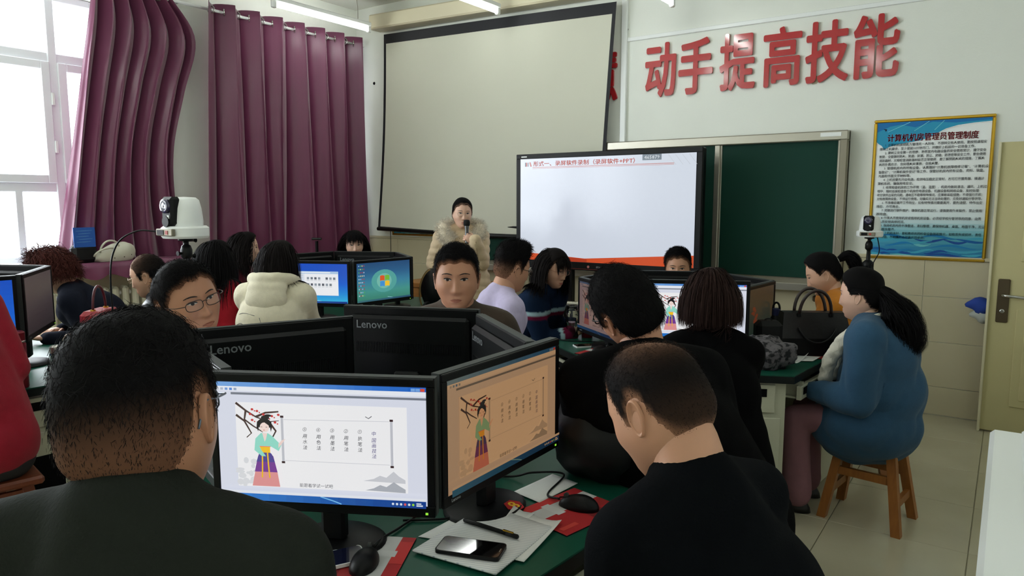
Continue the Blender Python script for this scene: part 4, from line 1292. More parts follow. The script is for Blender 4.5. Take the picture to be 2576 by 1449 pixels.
MB().lathe([(.0, 0), (.026, 0), (.028, .01), (.028, .07), (0, .07)], 18).build('cup_body', M_maroon, rt, auto=40)
ds = empty('metal_dish', (-2.28, 3.78, TZ), label='small shiny metal bowl with a white cable in it', cat='dish')
MB().lathe([(.0, 0), (.03, 0), (.036, .012), (.04, .03), (.038, .03), (.033, .014), (.0, .006)], 24, cap=False).build('bowl', M_chrome, ds, smooth=True)
MB().tube(spline([(-.02, 0, .02), (0, .02, .035), (.03, .0, .04), (.06, -.01, .01), (.1, -.005, .006)], 6), .004, 6).build('white_cable', M_white, ds, smooth=True)
phone(-1.97, 3.60, TZ, 50, 'smartphone with a white rim on the edge of the second desk', rim=M_white)
mousepad(-1.80, 3.46, -5, 'red mouse pad on the second desk in front of the black sweater')
mouse(-1.82, 3.49, 55, 'black mouse on the second desk beside the smartphone')
paper([(-2.2, 3.98), (-2.02, 3.9), (-1.95, 4.02), (-2.12, 4.12)], TZ + .001, 'white sheet under the foot of the brownish monitor on the second desk')
cable([(-2.3, 3.70, TZ + .004), (-2.15, 3.66, TZ + .004), (-2.0, 3.72, TZ + .004), (-1.85, 3.8, TZ + .004)], 'black cable running along the edge of the second desk')
cable([(-2.05, 3.9, TZ + .004), (-1.95, 3.86, TZ + .02), (-1.85, 3.8, TZ + .02), (-1.8, 3.9, TZ + .004)], 'black cable tangled behind the thermos')
kb = empty('keyboard', (-1.54 + .68 * math.cos(rad(-125)) + .12 * math.sin(rad(-125)), 4.05 + .68 * math.sin(rad(-125)) - .12 * math.cos(rad(-125)), .645), rad(-125 - 90), 'black keyboard in the pulled-out tray of the second desk', 'keyboard')
MB().box((-.2, -.065, 0), (.2, .065, .015), bev=.004).build('case', M_black, kb)
for r_ in range(5):
    mk = MB()
    for q in range(18): mk.box((-.19 + q * .021, -.055 + r_ * .022, .015), (-.172 + q * .021, -.038 + r_ * .022, .021))
    mk.build('key_row', M_blackmetal, kb)
# leopard scarf, handbag, bottle, papers
M_leo = mat('leopard_fabric', (92, 88, 92), .9, rgb2=(16, 16, 22), vscale=34, thr=.52, bump=.5, bscale=50)
heap('leopard_scarf', (-.99, 3.66, TZ), (.15, .13, .085), M_leo, 'grey and black leopard print scarf heaped on the second desk', 'scarf', 21, .16, 9, rad(25))
M_leather = mat('black_leather', (11, 10, 12), .38, spec=.3, bump=.2, bscale=60)
hb = empty('handbag', (-.86, 4.12, TZ), rad(32), 'large black leather handbag with two arched handles on the second desk', 'bag')
b = MB(); b.box((-.17, -.07, 0), (.17, .07, .2)); 
vs = [(-.18, -.08, 0), (.18, -.08, 0), (.18, .08, 0), (-.18, .08, 0), (-.185, -.085, .1), (.185, -.085, .1), (.185, .085, .1), (-.185, .085, .1), (-.165, -.035, .235), (.165, -.035, .235), (.165, .035, .235), (-.165, .035, .235)]
fs = [(3, 2, 1, 0)] + [(i + 4 * l, (i + 1) % 4 + 4 * l, (i + 1) % 4 + 4 * (l + 1), i + 4 * (l + 1)) for l in (0, 1) for i in range(4)] + [(8, 9, 10, 11)]
MB().add(vs, fs).build('bag_body', M_leather, hb)
for s in (-1, 1):
    MB().tube(bez((-.085, s * .04, .225), (-.08, s * .06, .40), (.08, s * .06, .40), (.085, s * .04, .225), 20), .009, 8).build('handle', mat('brown_black_leather', (42, 28, 26), .35), hb, smooth=True)
    for x in (-.085, .085): MB().lathe([(.014, 0), (.014, .014), (0, .016)], 10, M=Matrix.Translation((x, s * .04, .215))).build('handle_ring', M_blackmetal, hb)
MB().tube(bez((-.1, -.085, .16), (-.06, -.1, .05), (.06, -.1, .05), (.1, -.085, .16), 16), .006, 6).build('strap', M_leather, hb, smooth=True)
cs = empty('black_case', (-1.035, 3.90, TZ), rad(32), 'plain black soft case standing left of the handbag', 'case')
MB().box((-.07, -.05, 0), (.07, .05, .2), bev=.025).build('case_body', M_blackcloth, cs)
MB().tube(bez((-.02, 0, .195), (-.02, 0, .215), (.02, 0, .215), (.02, 0, .195), 8), .004, 6).build('carry_loop', M_black, cs)
bb = empty('sport_bottle', (-1.065, 4.17, TZ), label='black sport bottle with a loop cap behind the soft case', cat='bottle')
MB().lathe([(0, 0), (.03, 0), (.032, .01), (.032, .17), (.022, .19), (0, .19)], 18).build('bottle_body', M_black, bb, auto=40)
MB().lathe([(.024, .19), (.024, .225), (.018, .23), (0, .23)], 18).build('cap', mat('navy_plastic', (24, 30, 70), .4), bb, auto=40)
MB().tube(bez((-.018, 0, .225), (-.02, 0, .275), (.02, 0, .275), (.018, 0, .225), 12), .006, 8).build('loop', M_black, bb, smooth=True)
paper([(-.98, 3.80), (-.86, 3.82), (-.84, 3.98), (-.97, 3.96)], TZ + .002, 'white sheet with a lifted corner beside the leopard scarf', .03, 8)
paper([(-.88, 3.86), (-.80, 3.90), (-.79, 4.04), (-.9, 4.0)], TZ + .004, 'second white sheet nearer the handbag on the second desk', .0, 9)
mousepad(-.84, 4.06, 32, 'red mouse pad mostly covered by the black handbag', L=.22, W=.16)

# ------------------------------------------------------------------ things on the curtain desk and the left desk
bk = empty('backpack', (-3.74, 4.27, TZ), rad(-40), 'black backpack with tan piping on the curtain desk', 'bag')
b = MB(); b.ell((0, 0, .15), (.14, .09, .16), seg=24, rings=16); V, F = b.arrays(); V[:, 2] = np.maximum(V[:, 2], 0)
MB().add(V, F).build('bag_body', M_blackcloth, bk, smooth=True)
for x in (.02, .06): MB().tube(bez((x, -.09, .02), (x - .02, -.12, .12), (x - .02, -.1, .26), (x, -.02, .305), 14), .004, 6).build('piping', mat('tan_piping', (150, 120, 70), .6), bk, smooth=True)
MB().tube(bez((.1, -.04, .05), (.2, -.1, .08), (.22, -.1, .02), (.18, -.12, .01), 12), .009, 6).build('strap', M_blackcloth, bk, smooth=True)
mousepad(-3.78, 3.05, -65, 'red mouse pad in front of the monitor with the file window')
paper([(-4.0, 3.02), (-3.86, 3.08), (-3.92, 3.22), (-4.06, 3.16)], TZ + .002, 'white sheet on the curtain desk below the file window monitor')
mouse(-3.76, 3.08, 112, 'black mouse on the red pad of the curtain desk')
paper([(-3.70, 3.86), (-3.56, 3.78), (-3.54, 3.86), (-3.68, 3.95)], TZ + .002, 'open white booklet at the right side of the curtain desk', .03)
rb = empty('red_handbag', (-3.575, 1.665, TZ + .0), rad(128), 'small red handbag with an arched handle on the left desk', 'bag')
M_redl = mat('red_leather', (150, 26, 40), .4, bump=.1, bscale=60)
M_wine = mat('wine_leather', (80, 14, 30), .4)
MB().box((-.09, -.05, .0), (.09, .05, .31), bev=.02).build('bag_body', M_wine, rb)
MB().box((-.095, -.058, .21), (.095, .055, .318), bev=.02).build('flap', M_redl, rb)
MB().tube(bez((-.06, 0, .312), (-.06, 0, .47), (.06, 0, .47), (.06, 0, .312), 16), .006, 8).build('handle', M_wine, rb, smooth=True)
for x in (-.06, .06): MB().lathe([(.012, 0), (.012, .016)], 10, M=Matrix.Translation((x, 0, .308))).build('handle_ring', M_gold, rb)
rth = empty('thermos', (-3.62, 1.32, TZ), label='dark red thermos standing in front of the grazing dark monitor at the left', cat='thermos')
MB().lathe([(0, 0), (.036, 0), (.038, .006), (.038, .2), (.034, .206), (.034, .212), (.036, .216), (.036, .25), (.03, .256), (0, .256)], 22).build('flask', M_maroon, rth, auto=40)
MB().lathe([(.0355, .206), (.0375, .208), (.0375, .213), (.0355, .215)], 22, cap=False).build('ring', M_chrome, rth, smooth=True)
wj = empty('glass_jar', (-3.58, 1.47, TZ), label='small clear jar with a grey lid between the thermos and the red handbag', cat='jar')
MB().lathe([(0, .001), (.03, .001), (.034, .01), (.034, .13), (.03, .14), (.028, .14), (.031, .128), (.031, .012), (0, .008)], 20, cap=False).build('jar_glass', M_bottle, wj, smooth=True)
MB().lathe([(.033, .14), (.033, .168), (.028, .172), (0, .172)], 20).build('lid', M_alu, wj, auto=40)
tag(MB().tube(spline([(-3.60, 1.52, TZ + .01), (-3.57, 1.53, TZ + .12), (-3.57, 1.55, TZ + .2), (-3.55, 1.58, TZ + .21), (-3.54, 1.59, TZ + .12), (-3.53, 1.6, TZ + .01)], 6), .012, 8).build('strap_loop', M_leather, smooth=True), 'black leather strap loop standing beside the red handbag', 'strap')

# ------------------------------------------------------------------ bags on the window sill
wbg = empty('tote_bag', (XL + .3, 3.03, 1.105), rad(90), 'slouched off-white tote bag with small prints on the window sill', 'bag')
M_canvas = mat('offwhite_canvas', (206, 204, 186), .85, bump=.4, bscale=18, rgb2=(190, 186, 170), vscale=12)
b = MB(); b.ell((0, 0, 0), (.185, .075, .085), seg=44, rings=30); V, F = b.arrays()
V = V * (1 + .10 * snoise(V, 26, 4, 2) + .12 * np.abs(snoise(V * np.array((1, 1, .5)), 40, 12)))[:, None]; V[:, 2] = np.maximum(V[:, 2], -.05) + .05
V[:, 2] *= 1 + .45 * V[:, 0] / .2
MB().add(V, F).build('bag_body', M_canvas, wbg, smooth=True)
MB().tube(bez((-.12, -.05, .08), (-.12, -.08, .2), (.02, -.06, .2), (.04, -.04, .12), 16), .008, 6).build('handle', M_canvas, wbg, smooth=True)
MB().tube(bez((-.17, -.05, .05), (-.16, -.1, .12), (-.02, -.1, .13), (0, -.05, .1), 16), .008, 6).build('handle', M_canvas, wbg, smooth=True)
for k, (x, z) in enumerate(((-.02, .03), (.06, .035), (.1, .1), (.13, .05))):
    MB().lathe([(.005, 0), (.005, .002)], 8, M=Matrix.Translation((x, -.080 + .02 * (k > 1), z)) @ Matrix.Rotation(rad(90), 4, 'X')).build('print', M_doorhw, wbg)
bbg = empty('shopping_bag', (XL + .3, 2.80, 1.105), rad(92), 'dark bag with a blue printed top standing on the sill against the curtain', 'bag')
b = MB(); b.box((-.1, -.045, 0), (.1, .045, .15), bev=.03); b.build('bag_body', M_blackcloth, bbg)
MB().box((-.085, -.04, .13), (.085, -.034, .29)).build('blue_card', mat('blue_card', (24, 84, 170), .5), bbg)
c = Canvas(.17, .16)
for k in range(5): c.line([(.12 + .1 * (k % 2), .82 - k * .14), (.5, .83 - k * .14), (.86 - .08 * (k % 3), .84 - k * .14)], [.02, .035, .02], (92, 136, 190))
c.build('printed_lines', M_print, bbg, (-.085, -.0402, .13))
tag(MB().box((-5.30, 4.42, .0), (-5.28, 4.44, 1.24)).tube([(-5.33, 4.41, 1.26), (-5.25, 4.45, 1.26)], .012, 8).box((-5.37, 4.33, 0), (-5.21, 4.53, .02)).build('microphone_stand', M_blackmetal), 'thin black stand with a small crossbar left of the woman with a fringe', 'stand')

# ================================================================== people
def unit(v):
    v = np.asarray(v, float); return v / (np.linalg.norm(v) + 1e-12)
def remesh(mb, voxel, smooth=6, name='m'):
    me = mb.mesh(name)
    o = bpy.data.objects.new('tmp_remesh', me); COL.objects.link(o)
    md = o.modifiers.new('r', 'REMESH'); md.mode = 'VOXEL'; md.voxel_size = voxel
    if smooth:
        s = o.modifiers.new('s', 'SMOOTH'); s.iterations = smooth; s.factor = .5
    dg = bpy.context.evaluated_depsgraph_get()
    ev = o.evaluated_get(dg)
    m2 = ev.to_mesh()
    V = np.empty(len(m2.vertices) * 3); m2.vertices.foreach_get('co', V); V = V.reshape(-1, 3).copy()
    N = np.empty(len(m2.vertices) * 3); m2.vertices.foreach_get('normal', N); N = N.reshape(-1, 3).copy()
    F = [tuple(p.vertices) for p in m2.polygons]
    ev.to_mesh_clear()
    bpy.data.objects.remove(o); bpy.data.meshes.remove(me)
    return V, N, F

def mesh_cols(name, V, F, vcol=None, smooth=True):
    me = bpy.data.meshes.new(name)
    me.from_pydata(V.tolist(), [], F)
    if vcol is not None:
        a = me.color_attributes.new('Col', 'FLOAT_COLOR', 'POINT')
        buf = np.ones((len(V), 4), np.float32); buf[:, :3] = vcol
        a.data.foreach_set('color', buf.ravel())
    if smooth: me.polygons.foreach_set('use_smooth', [True] * len(me.polygons))
    me.update()
    return me

G = lambda x, s: np.exp(-(x / s) ** 2)
def sstep(a, b, x):
    t = np.clip((x - a) / (b - a), 0, 1); return t * t * (3 - 2 * t)

def head_mesh(wide=1.0, female=False, jaw=1.0):
    naz, nel = 84, 64
    u = np.arange(naz) / naz * 2 * np.pi
    az = u - .42 * np.sin(u)                      # more samples over the face
    el = np.linspace(-np.pi / 2, np.pi / 2, nel + 2)[1:-1]
    A, E = np.meshgrid(az, el)
    sx, sy, sz = np.sin(A) * np.cos(E), np.cos(A) * np.cos(E), np.sin(E)
    pw = lambda v, p: np.sign(v) * np.abs(v) ** p
    x = .0765 * wide * pw(sx, .92)
    y = np.where(sy > 0, .092, .100) * pw(sy, .92)
    z = np.where(sz > 0, .118, .124) * pw(sz, .94)
    t = np.clip(-z / .124, 0, 1)
    fr = np.clip(sy, 0, 1)
    # jaw and nape
    x *= 1 - (.30 if female else .22 * jaw) * sstep(.2, 1.0, t)
    y = np.where(sy < 0, y * (1 - .52 * sstep(.1, .95, t)), y)
    y += .024 * sstep(.35, .9, t) * fr ** .7
    # temples slightly pinched, flat face
    x *= 1 - .04 * G(z - .03, .03) * sstep(.2, .8, sy)
    y -= .006 * G(x, .05) * G(z + .02, .06) * fr
    f = (sy > .15)
    def bump(cx, cz, wx, wz, a):
        return a * (G(x - cx, wx) * G(z - cz, wz)) * f
    dy = np.zeros_like(x)
    # brow, sockets, cheeks
    for s in (-1, 1):
        dy += bump(s * .030, .030, .022, .010, .004 if not female else .002)
        dy -= bump(s * .031, .010, .017, .011, .0075)
        dy += bump(s * .031, .008, .013, .0075, .0045)
        dy += bump(s * .044, -.022, .022, .02, .0045)
        dy += bump(s * .0125, -.037, .0075, .007, .0075)
        dy -= bump(s * .030, -.055, .012, .02, .002)
    # nose
    prof = np.interp(z, [-.056, -.050, -.044, -.036, -.015, .008, .025, .05], [0, .002, .013, .0205, .0135, .0055, .003, 0])
    dy += prof * G(x, np.where(z < -.02, .0105, .0085)) * f
    # mouth
    dy += bump(0, -.064, .022, .006, .0050) + bump(0, -.0745, .019, .006, .0052) - bump(0, -.0690, .023, .0022, .0032)
    dy -= bump(0, -.056, .004, .006, .0018)
    dy -= bump(0, -.086, .02, .006, .0025)
    dy += bump(0, -.104, .02, .013, .0065)
    y = y + dy
    V = np.stack([x, y, z], -1).reshape(-1, 3)
    F = []
    for i in range(nel - 1):
        for k in range(naz):
            k2 = (k + 1) % naz
            # az runs clockwise seen from above -> order for outward normals
            F.append((i * naz + k, (i + 1) * naz + k, (i + 1) * naz + k2, i * naz + k2))
    bot, top = len(V), len(V) + 1
    V = np.vstack([V, [(0, .008, -.122)], [(0, 0, .118)]])
    for k in range(naz):
        k2 = (k + 1) % naz
        F.append((bot, k, k2)); F.append((top, (nel - 1) * naz + k2, (nel - 1) * naz + k))
    return V, F, A.reshape(-1), (naz, nel)

def ear_mesh(side, s=1.0):
    n, rings = 26, 7
    ang = np.linspace(0, 2 * np.pi, n, endpoint=False)
    oy = .0175 * np.cos(ang) * (1 - .25 * np.clip(-np.sin(ang), 0, 1)); oz = .0315 * np.sin(ang)
    oy = oy - .004 * np.sin(ang) * 0 - .006 * (oz / .03)        # leans back at the top
    prof = [(1.0, .004), (1.0, .011), (.93, .0135), (.84, .011), (.66, .0065), (.5, .0085), (.36, .004), (.12, .0005)]
    V, F = [], []
    for r, h in prof:
        for k in range(n):
            tilt = (oz[k] * r * .12 + .10 * (-(oy[k] * r) + .0175) * 1.6)
            V.append((side * (h + tilt), oy[k] * r + .001, oz[k] * r))
    for i in range(len(prof) - 1):
        for k in range(n):
            k2 = (k + 1) % n
            q = (i * n + k, i * n + k2, (i + 1) * n + k2, (i + 1) * n + k)
            F.append(q if side > 0 else q[::-1])
    F.append([(len(prof) - 1) * n + k for k in range(n)][::(1 if side > 0 else -1)])
    V = np.array(V) * s
    V[:, 0] += side * .066; V[:, 1] -= .008; V[:, 2] -= .008
    return V, F

HAIRLINE_M = ([0, 25, 45, 58, 68, 76, 84, 92, 108, 120, 135, 155, 180], [.074, .072, .062, .046, .02, -.018, -.02, .022, .024, -.03, -.058, -.070, -.074])
HAIRLINE_F = ([0, 25, 45, 58, 68, 76, 90, 105, 120, 150, 180], [.078, .074, .062, .044, .014, -.02, -.03, -.035, -.05, -.07, -.078])

def frame(ang, pitch=0, roll=0):
    """head/body frame: local +Y faces ang (deg), pitch>0 looks down, roll>0 tilts towards own right"""
    return np.array((Matrix.Rotation(rad(ang - 90), 3, 'Z') @ Matrix.Rotation(rad(-pitch), 3, 'X') @ Matrix.Rotation(rad(roll), 3, 'Y')))

def ribbons(P, width, outward=None, taper=True):
    """P: (N,S,3) strand points -> flat ribbons"""
    N, S, _ = P.shape
    T = np.gradient(P, axis=1); T /= np.linalg.norm(T, axis=2, keepdims=True) + 1e-9
    O = outward if outward is not None else np.random.default_rng(1).normal(size=(N, S, 3))
    W = np.cross(T, O); W /= np.linalg.norm(W, axis=2, keepdims=True) + 1e-9
    w = np.asarray(width)
    if w.ndim == 0: w = np.full(N, float(w))
    prof = np.ones(S) if not taper else np.concatenate([np.ones(S - S // 2), np.linspace(1, .25, S // 2)])
    off = W * (w[:, None, None] * prof[None, :, None] * .5)
    V = np.stack([P - off, P + off], 2).reshape(-1, 3)          # N,S,2
    idx = np.arange(N * S * 2).reshape(N, S, 2)
    F = np.stack([idx[:, :-1, 0], idx[:, :-1, 1], idx[:, 1:, 1], idx[:, 1:, 0]], -1).reshape(-1, 4)
    return V, F.tolist()

def collide(P, cols):
    for (c, R, r) in cols:
        q = ((P - c) @ R) / r
        n = np.linalg.norm(q, axis=-1, keepdims=True)
        P = np.where(n < 1, c + (q / np.maximum(n, 1e-6) * r) @ R.T, P)
    return P

def grow(root, d0, L, S, grav, cols, step_noise=0.0, rng=None, wave=0.0, pull=None, kw=60.):
    """hair strands sliding over ellipsoids under gravity; returns points and outward vectors"""
    N = len(root); P = root.copy(); d = d0.copy()
    pts = [P.copy()]; st = (L / S)[:, None]
    rng = rng or RNG
    ph = rng.uniform(0, 6.28, (N, 1)); jit = rng.normal(size=(N, 3)) * step_noise
    for k in range(S):
        t = (k + 1) / S
        g = np.array((0, 0, -1.0))
        d = d * (1 - grav) + g * grav + jit
        if pull is not None: d = d + pull(P, t)
        d /= np.linalg.norm(d, axis=1, keepdims=True) + 1e-9
        Q = collide(P + d * st, cols)
        d = unit_rows(Q - P)
        P = Q
        pts.append(P.copy())
    P = np.stack(pts, 1)
    if wave:
        s = np.linspace(0, 1, S + 1)[None, :, None]
        side = rng.normal(size=(N, 1, 3)); side /= np.linalg.norm(side, axis=2, keepdims=True)
        P = P + side * wave * np.sin(kw * s * L[:, None, None] + ph[:, None, :]) * np.clip(s * 3 - .4, 0, 1)
    return P
def unit_rows(v): return v / (np.linalg.norm(v, axis=1, keepdims=True) + 1e-9)

SKIN = {'a': (190, 140, 112), 'b': (204, 158, 132), 'c': (178, 126, 98), 'd': (214, 172, 150)}
def skin_mat(k): return mat('skin_' + k, SKIN[k], .5, var=.07, vscale=22, bump=.05, bscale=250, sss=.12)
M_eyew = mat('eye_white', (186, 176, 168), .4, spec=.3)
M_iris = mat('iris_dark', (24, 16, 13), .4, spec=.2)
M_lid = mat('eyelash', (34, 22, 20), .6)
HAIRC = {'black': (17, 16, 17), 'soft': (24, 21, 21), 'brown': (40, 28, 26), 'auburn': (70, 38, 34)}
M_hairattr = mat('hair_strands', attr=True, rough=.6, spec=.03)

def solve_ik(S, Wp, l1, l2, hint):
    S, Wp = np.array(S, float), np.array(Wp, float)
    d = Wp - S; L = np.linalg.norm(d)
    if L > (l1 + l2) * .995:
        Wp = S + d / L * (l1 + l2) * .995; d = Wp - S; L = np.linalg.norm(d)
    a = (l1 * l1 - l2 * l2 + L * L) / (2 * L)
    h = math.sqrt(max(l1 * l1 - a * a, 1e-6))
    u = d / L; hv = np.array(hint) - u * (np.array(hint) @ u)
    return S + u * a + unit(hv) * h, Wp

def hand_geo(mb, W, fdir, updir, side, curl=.35, s=1.0):
    """palm and five fingers; fdir = finger direction, updir = back of the hand"""
    f = unit(fdir); u = unit(updir - f * (updir @ f)); r = np.cross(f, u) * side     # r points to the thumb side
    pal = W + f * .045 * s
    mb.ell(pal, (.047 * s, .038 * s, .016 * s), R=np.stack([f, r, u], 1), seg=14, rings=8)
    lens = ((.027, .040, .024, .019), (.010, .045, .027, .021), (-.008, .041, .025, .020), (-.025, .032, .019, .017))
    for off, a, b, c in lens:
        p = W + f * .078 * s + r * off * s
        d = f; ang = 0
        for L, rr in ((a, .0095), (b, .0085), (c, .0075)):
            ang += curl * 1.25
            d = f * math.cos(ang) - u * math.sin(ang)
            q = p + d * L * s
            mb.cap(p, rr * s, q, rr * .9 * s, seg=8)
            p = q
    p = W + f * .02 * s + r * .028 * s
    d1 = unit(f * .75 + r * .6 - u * .3 * curl * 2); d2 = unit(f * 1.0 + r * .1 - u * .5 * curl * 2)
    q = p + d1 * .042 * s; mb.cap(p, .013 * s, q, .010 * s, seg=8)
    mb.cap(q, .010 * s, q + d2 * .03 * s, .008 * s, seg=8)

def person(label, H, hip, body, head, top, hair, skin='a', female=False, hs=1.0, bs=1.0, stand=False, wide=1.0, glasses=None,
           hands=None, palms=None, trousers=(28, 28, 32), shoes=(18, 18, 18), loose=1.0, collar=None, hood=None, hunch=.03, legs=None, features=True,
           seat=.45, wrinkle=1.0, cuff=True, name='person', sholder=1.0, elbow=None, neck=.08):
    H = np.array(H, float)
    hip = np.array((hip[0], hip[1], seat + .10 if not stand else .93), float)
    base = np.array((hip[0], hip[1], 0.0))
    root = empty(name, tuple(base), label=label, cat='person')
    Rh = frame(*head); B = frame(body)
    Hl = H - base; hipl = hip - base
    rt, fw = B[:, 0], B[:, 1]; up = np.array((0, 0, 1.0))
    V, F, az, (naz, nel) = head_mesh(wide, female)
    headw = lambda P: (P * hs) @ Rh.T + Hl
    bvh = BVHTree.FromPolygons([tuple(v) for v in V], F)
    # ---------- skeleton
    Nt = headw(np.array([(0, -.022, -.06)]))[0]
    torso_dir = unit(Nt - hipl)
    Nb = Nt + np.array((0, 0, -neck)) * hs + B[:, 1] * (-.03) * hs
    sw = (.155 if female else .178) * bs * sholder
    chest = Nb * .66 + hipl * .34 - fw * hunch
    belly = Nb * .33 + hipl * .67 - fw * hunch * .4
    sh = {s: Nb + rt * s * sw + np.array((0, 0, -.05)) for s in (-1, 1)}
    l1, l2 = (.265, .235) if female else (.29, .255)
    l1 *= bs; l2 *= bs
    arms = {}
    for s in (-1, 1):
        tgt = None
        if hands and hands.get(s) is not None: tgt = np.array(hands[s], float) - base
        elif stand: tgt = sh[s] + np.array((0, 0, -.46)) + rt * s * .06 + fw * .04
        else: tgt = hipl + fw * .36 + rt * s * .12 + np.array((0, 0, .12))
        el, wr = solve_ik(sh[s], tgt, l1, l2, rt * s * (.28 if not elbow else elbow) - up * 1.0 - fw * .3)
        arms[s] = (el, wr)
    Rt = np.stack([rt, unit(np.cross(unit(Nb - hipl), rt)), unit(Nb - hipl)], 1)
    # ---------- skin body: torso core, neck, arms, hands, one remeshed surface
    bm_ = MB()
    nr = (.050 if female else .060) * hs * (1 + .5 * (wide - 1))
    bm_.cap(Nt, nr, Nb, nr * 1.12)
    bm_.cap(Nb, nr * 1.1, chest, .10 * bs)
    bm_.cap(chest, .10 * bs, belly, .095 * bs); bm_.cap(belly, .095 * bs, hipl, .10 * bs)
    for s in (-1, 1):
        el, wr = arms[s]
        bm_.cap(Nb + rt * s * .04, .05, sh[s], .05); bm_.cap(sh[s], .046 * bs, el, .038 * bs); bm_.cap(el, .038 * bs, wr, .026 * bs)
    Vb, Nn, Fb = remesh(bm_, .011, 3)
    body_mb = MB().add(Vb, Fb).add(headw(V), F)
    for s in (-1, 1):
        ev, ef = ear_mesh(s, 1.0 if not female else .88)
        ev[:, 0] += s * .0765 * (wide - 1)
        body_mb.add(headw(ev), ef)
        el, wr = arms[s]
        fd = unit(wr - el); ud = up
        cr = .35
        if palms and palms.get(s): fd, ud, cr = palms[s]; fd = np.array(fd, float); ud = np.array(ud, float)
        elif abs(fd[2]) > .8: ud = fw
        hand_geo(body_mb, wr, fd, ud, -s, cr, .95 if female else 1.05)
    bo = body_mb.build('body', skin_mat(skin), root, smooth=True)
    # ---------- face
    if features:
        def proj(pts, eps):
            out = []
            for x, z in pts:
                h = bvh.ray_cast(Vector((x, .3, z)), Vector((0, -1, 0)))
                y = h[0].y if h[0] is not None else .08
                out.append((x, y + eps, z))
            return np.array(out)
        def fan(mb, outline, eps, n=3):
            o = np.array(outline); c = o.mean(0)
            pts = [c + (o - c) * t for t in np.linspace(0, 1, n + 1)[1:]]
            P = proj(np.vstack([[c]] + pts), eps); m = len(o)
            fs = [(0, 1 + k, 1 + (k + 1) % m) for k in range(m)]
            for i in range(n - 1):
                for k in range(m): fs.append((1 + i * m + k, 1 + (i + 1) * m + k, 1 + (i + 1) * m + (k + 1) % m, 1 + i * m + (k + 1) % m))
            fs = [f[::-1] for f in fs] if ((o[1] - o[0])[0] * (o[2] - o[1])[1] - (o[1] - o[0])[1] * (o[2] - o[1])[0]) > 0 else fs
            mb.add(headw(P), fs)
        lp = MB()
        opn = .0052 if head[1] < 12 else .0028
        for s in (-1, 1):
            cx, cz = s * .031, .009
            ew, ei, lid, br = MB(), MB(), MB(), MB()
            t = np.linspace(0, 2 * np.pi, 18, endpoint=False)
            ex = .0138 * np.cos(t); ez = np.where(np.sin(t) > 0, opn, opn * .62) * np.sin(t) * (1 - .25 * np.abs(np.cos(t))) + .0012 * s * np.cos(t)
            fan(ew, list(zip(cx + ex, cz + ez)), .0007)
            fan(ei, [(cx + .0056 * math.cos(a), cz + min(opn, .0056) * .95 * math.sin(a)) for a in t], .0013)
            up_ = [(cx + .0148 * math.cos(a), cz + opn * math.sin(a) * (1 - .2 * abs(math.cos(a))) + .0012 * s * math.cos(a)) for a in np.linspace(0, np.pi, 9)]
            fan(lid, up_ + [(x, z + .0022) for x, z in up_[::-1]], .0016, 1)
            bx = np.linspace(-1, 1, 9); arch = .0045 * (1 - (bx * .9 + .15 * s * 0) ** 2)
            th_b = (.0042 if not female else .0026) * (1 - .55 * np.abs(bx) ** 2)
            lo = [(cx + .002 * s + .0195 * b, cz + .0165 + a) for b, a in zip(bx, arch)]
            hi = [(x, z + w) for (x, z), w in zip(lo, th_b)]
            fan(br, lo + hi[::-1], .0012, 1)
            ew.build('eye', M_eyew, bo, smooth=True); ei.build('iris', M_iris, bo, smooth=True); lid.build('eyelid', M_lid, bo, smooth=True)
            br.build('eyebrow', mat('eyebrow_hair', (44, 34, 30), .8), bo, smooth=True)
        mx = np.linspace(-1, 1, 11)
        upl = [(m * .0235, -.069 + .0062 * (1 - m * m) * (1 - .18 * math.exp(-(m / .16) ** 2))) for m in mx]
        mid = [(m * .0235, -.0692) for m in mx]; lowl = [(m * .0215, -.069 - .0085 * (1 - m * m)) for m in mx]
        fan(lp, upl + mid[::-1], .0005, 2); fan(lp, mid + lowl[::-1], .0005, 2)
        hc = lin(HAIRC['soft'])
        lc = tuple(int(a * b) for a, b in zip(SKIN[skin], (.88, .68, .70) if female else (.84, .70, .70)))
        lp.build('lips', mat('lips_%s%d' % (skin, female), lc, .4), bo, smooth=True)
    # ---------- top garment
    tcol, trough = top.get('rgb', (40, 40, 40)), top.get('rough', .85)
    tm = top.get('mat') or mat('cloth_%d_%d_%d' % tuple(tcol), tcol, trough, var=.12, vscale=40, bump=.35, bscale=220, sheen=.08 if trough > .6 and max(tcol) > 60 else 0, spec=.04 if max(tcol) < 50 else .3)
    g = MB(); lo = loose
    g.cap(Nb + np.array((0, 0, .0)) , nr * 1.22 * (1 + .1 * lo), chest, .125 * bs * lo)
    for q, (c_, rx, ry, rz) in enumerate(((chest, .174, .120, .17), (belly, .176, .130, .18), (hipl + np.array((0, 0, .04)), .182, .14, .13))):
        k = .92 if female else 1.0
        g.ell(c_, (rx * bs * lo * k, ry * bs * lo * (1.02 if female and q == 0 else 1), rz * bs), R=Rt, seg=24, rings=14)
    for s in (-1, 1):
        el, wr = arms[s]
        g.cap(Nb + rt * s * .045 + np.array((0, 0, -.012)), .062 * bs * (1 + .4 * (lo - 1)), sh[s] - rt * s * .01, .066 * bs * lo)
        g.cap(sh[s], .064 * bs * lo, el, .052 * bs * lo)
        sl = top.get('sleeve', 1.0)
        g.cap(el, .052 * bs * lo, el + (wr - el) * sl, (.039 if sl == 1 else .046) * bs * lo)
    for s in (-1, 1):      # flanks under the arms
        fk = .84 if female else 1.0
        g.cap(sh[s] - rt * s * .07 + np.array((0, 0, -.07)), .10 * bs * fk, hipl + rt * s * .075 * bs * fk + np.array((0, 0, .06)), .115 * bs * fk)
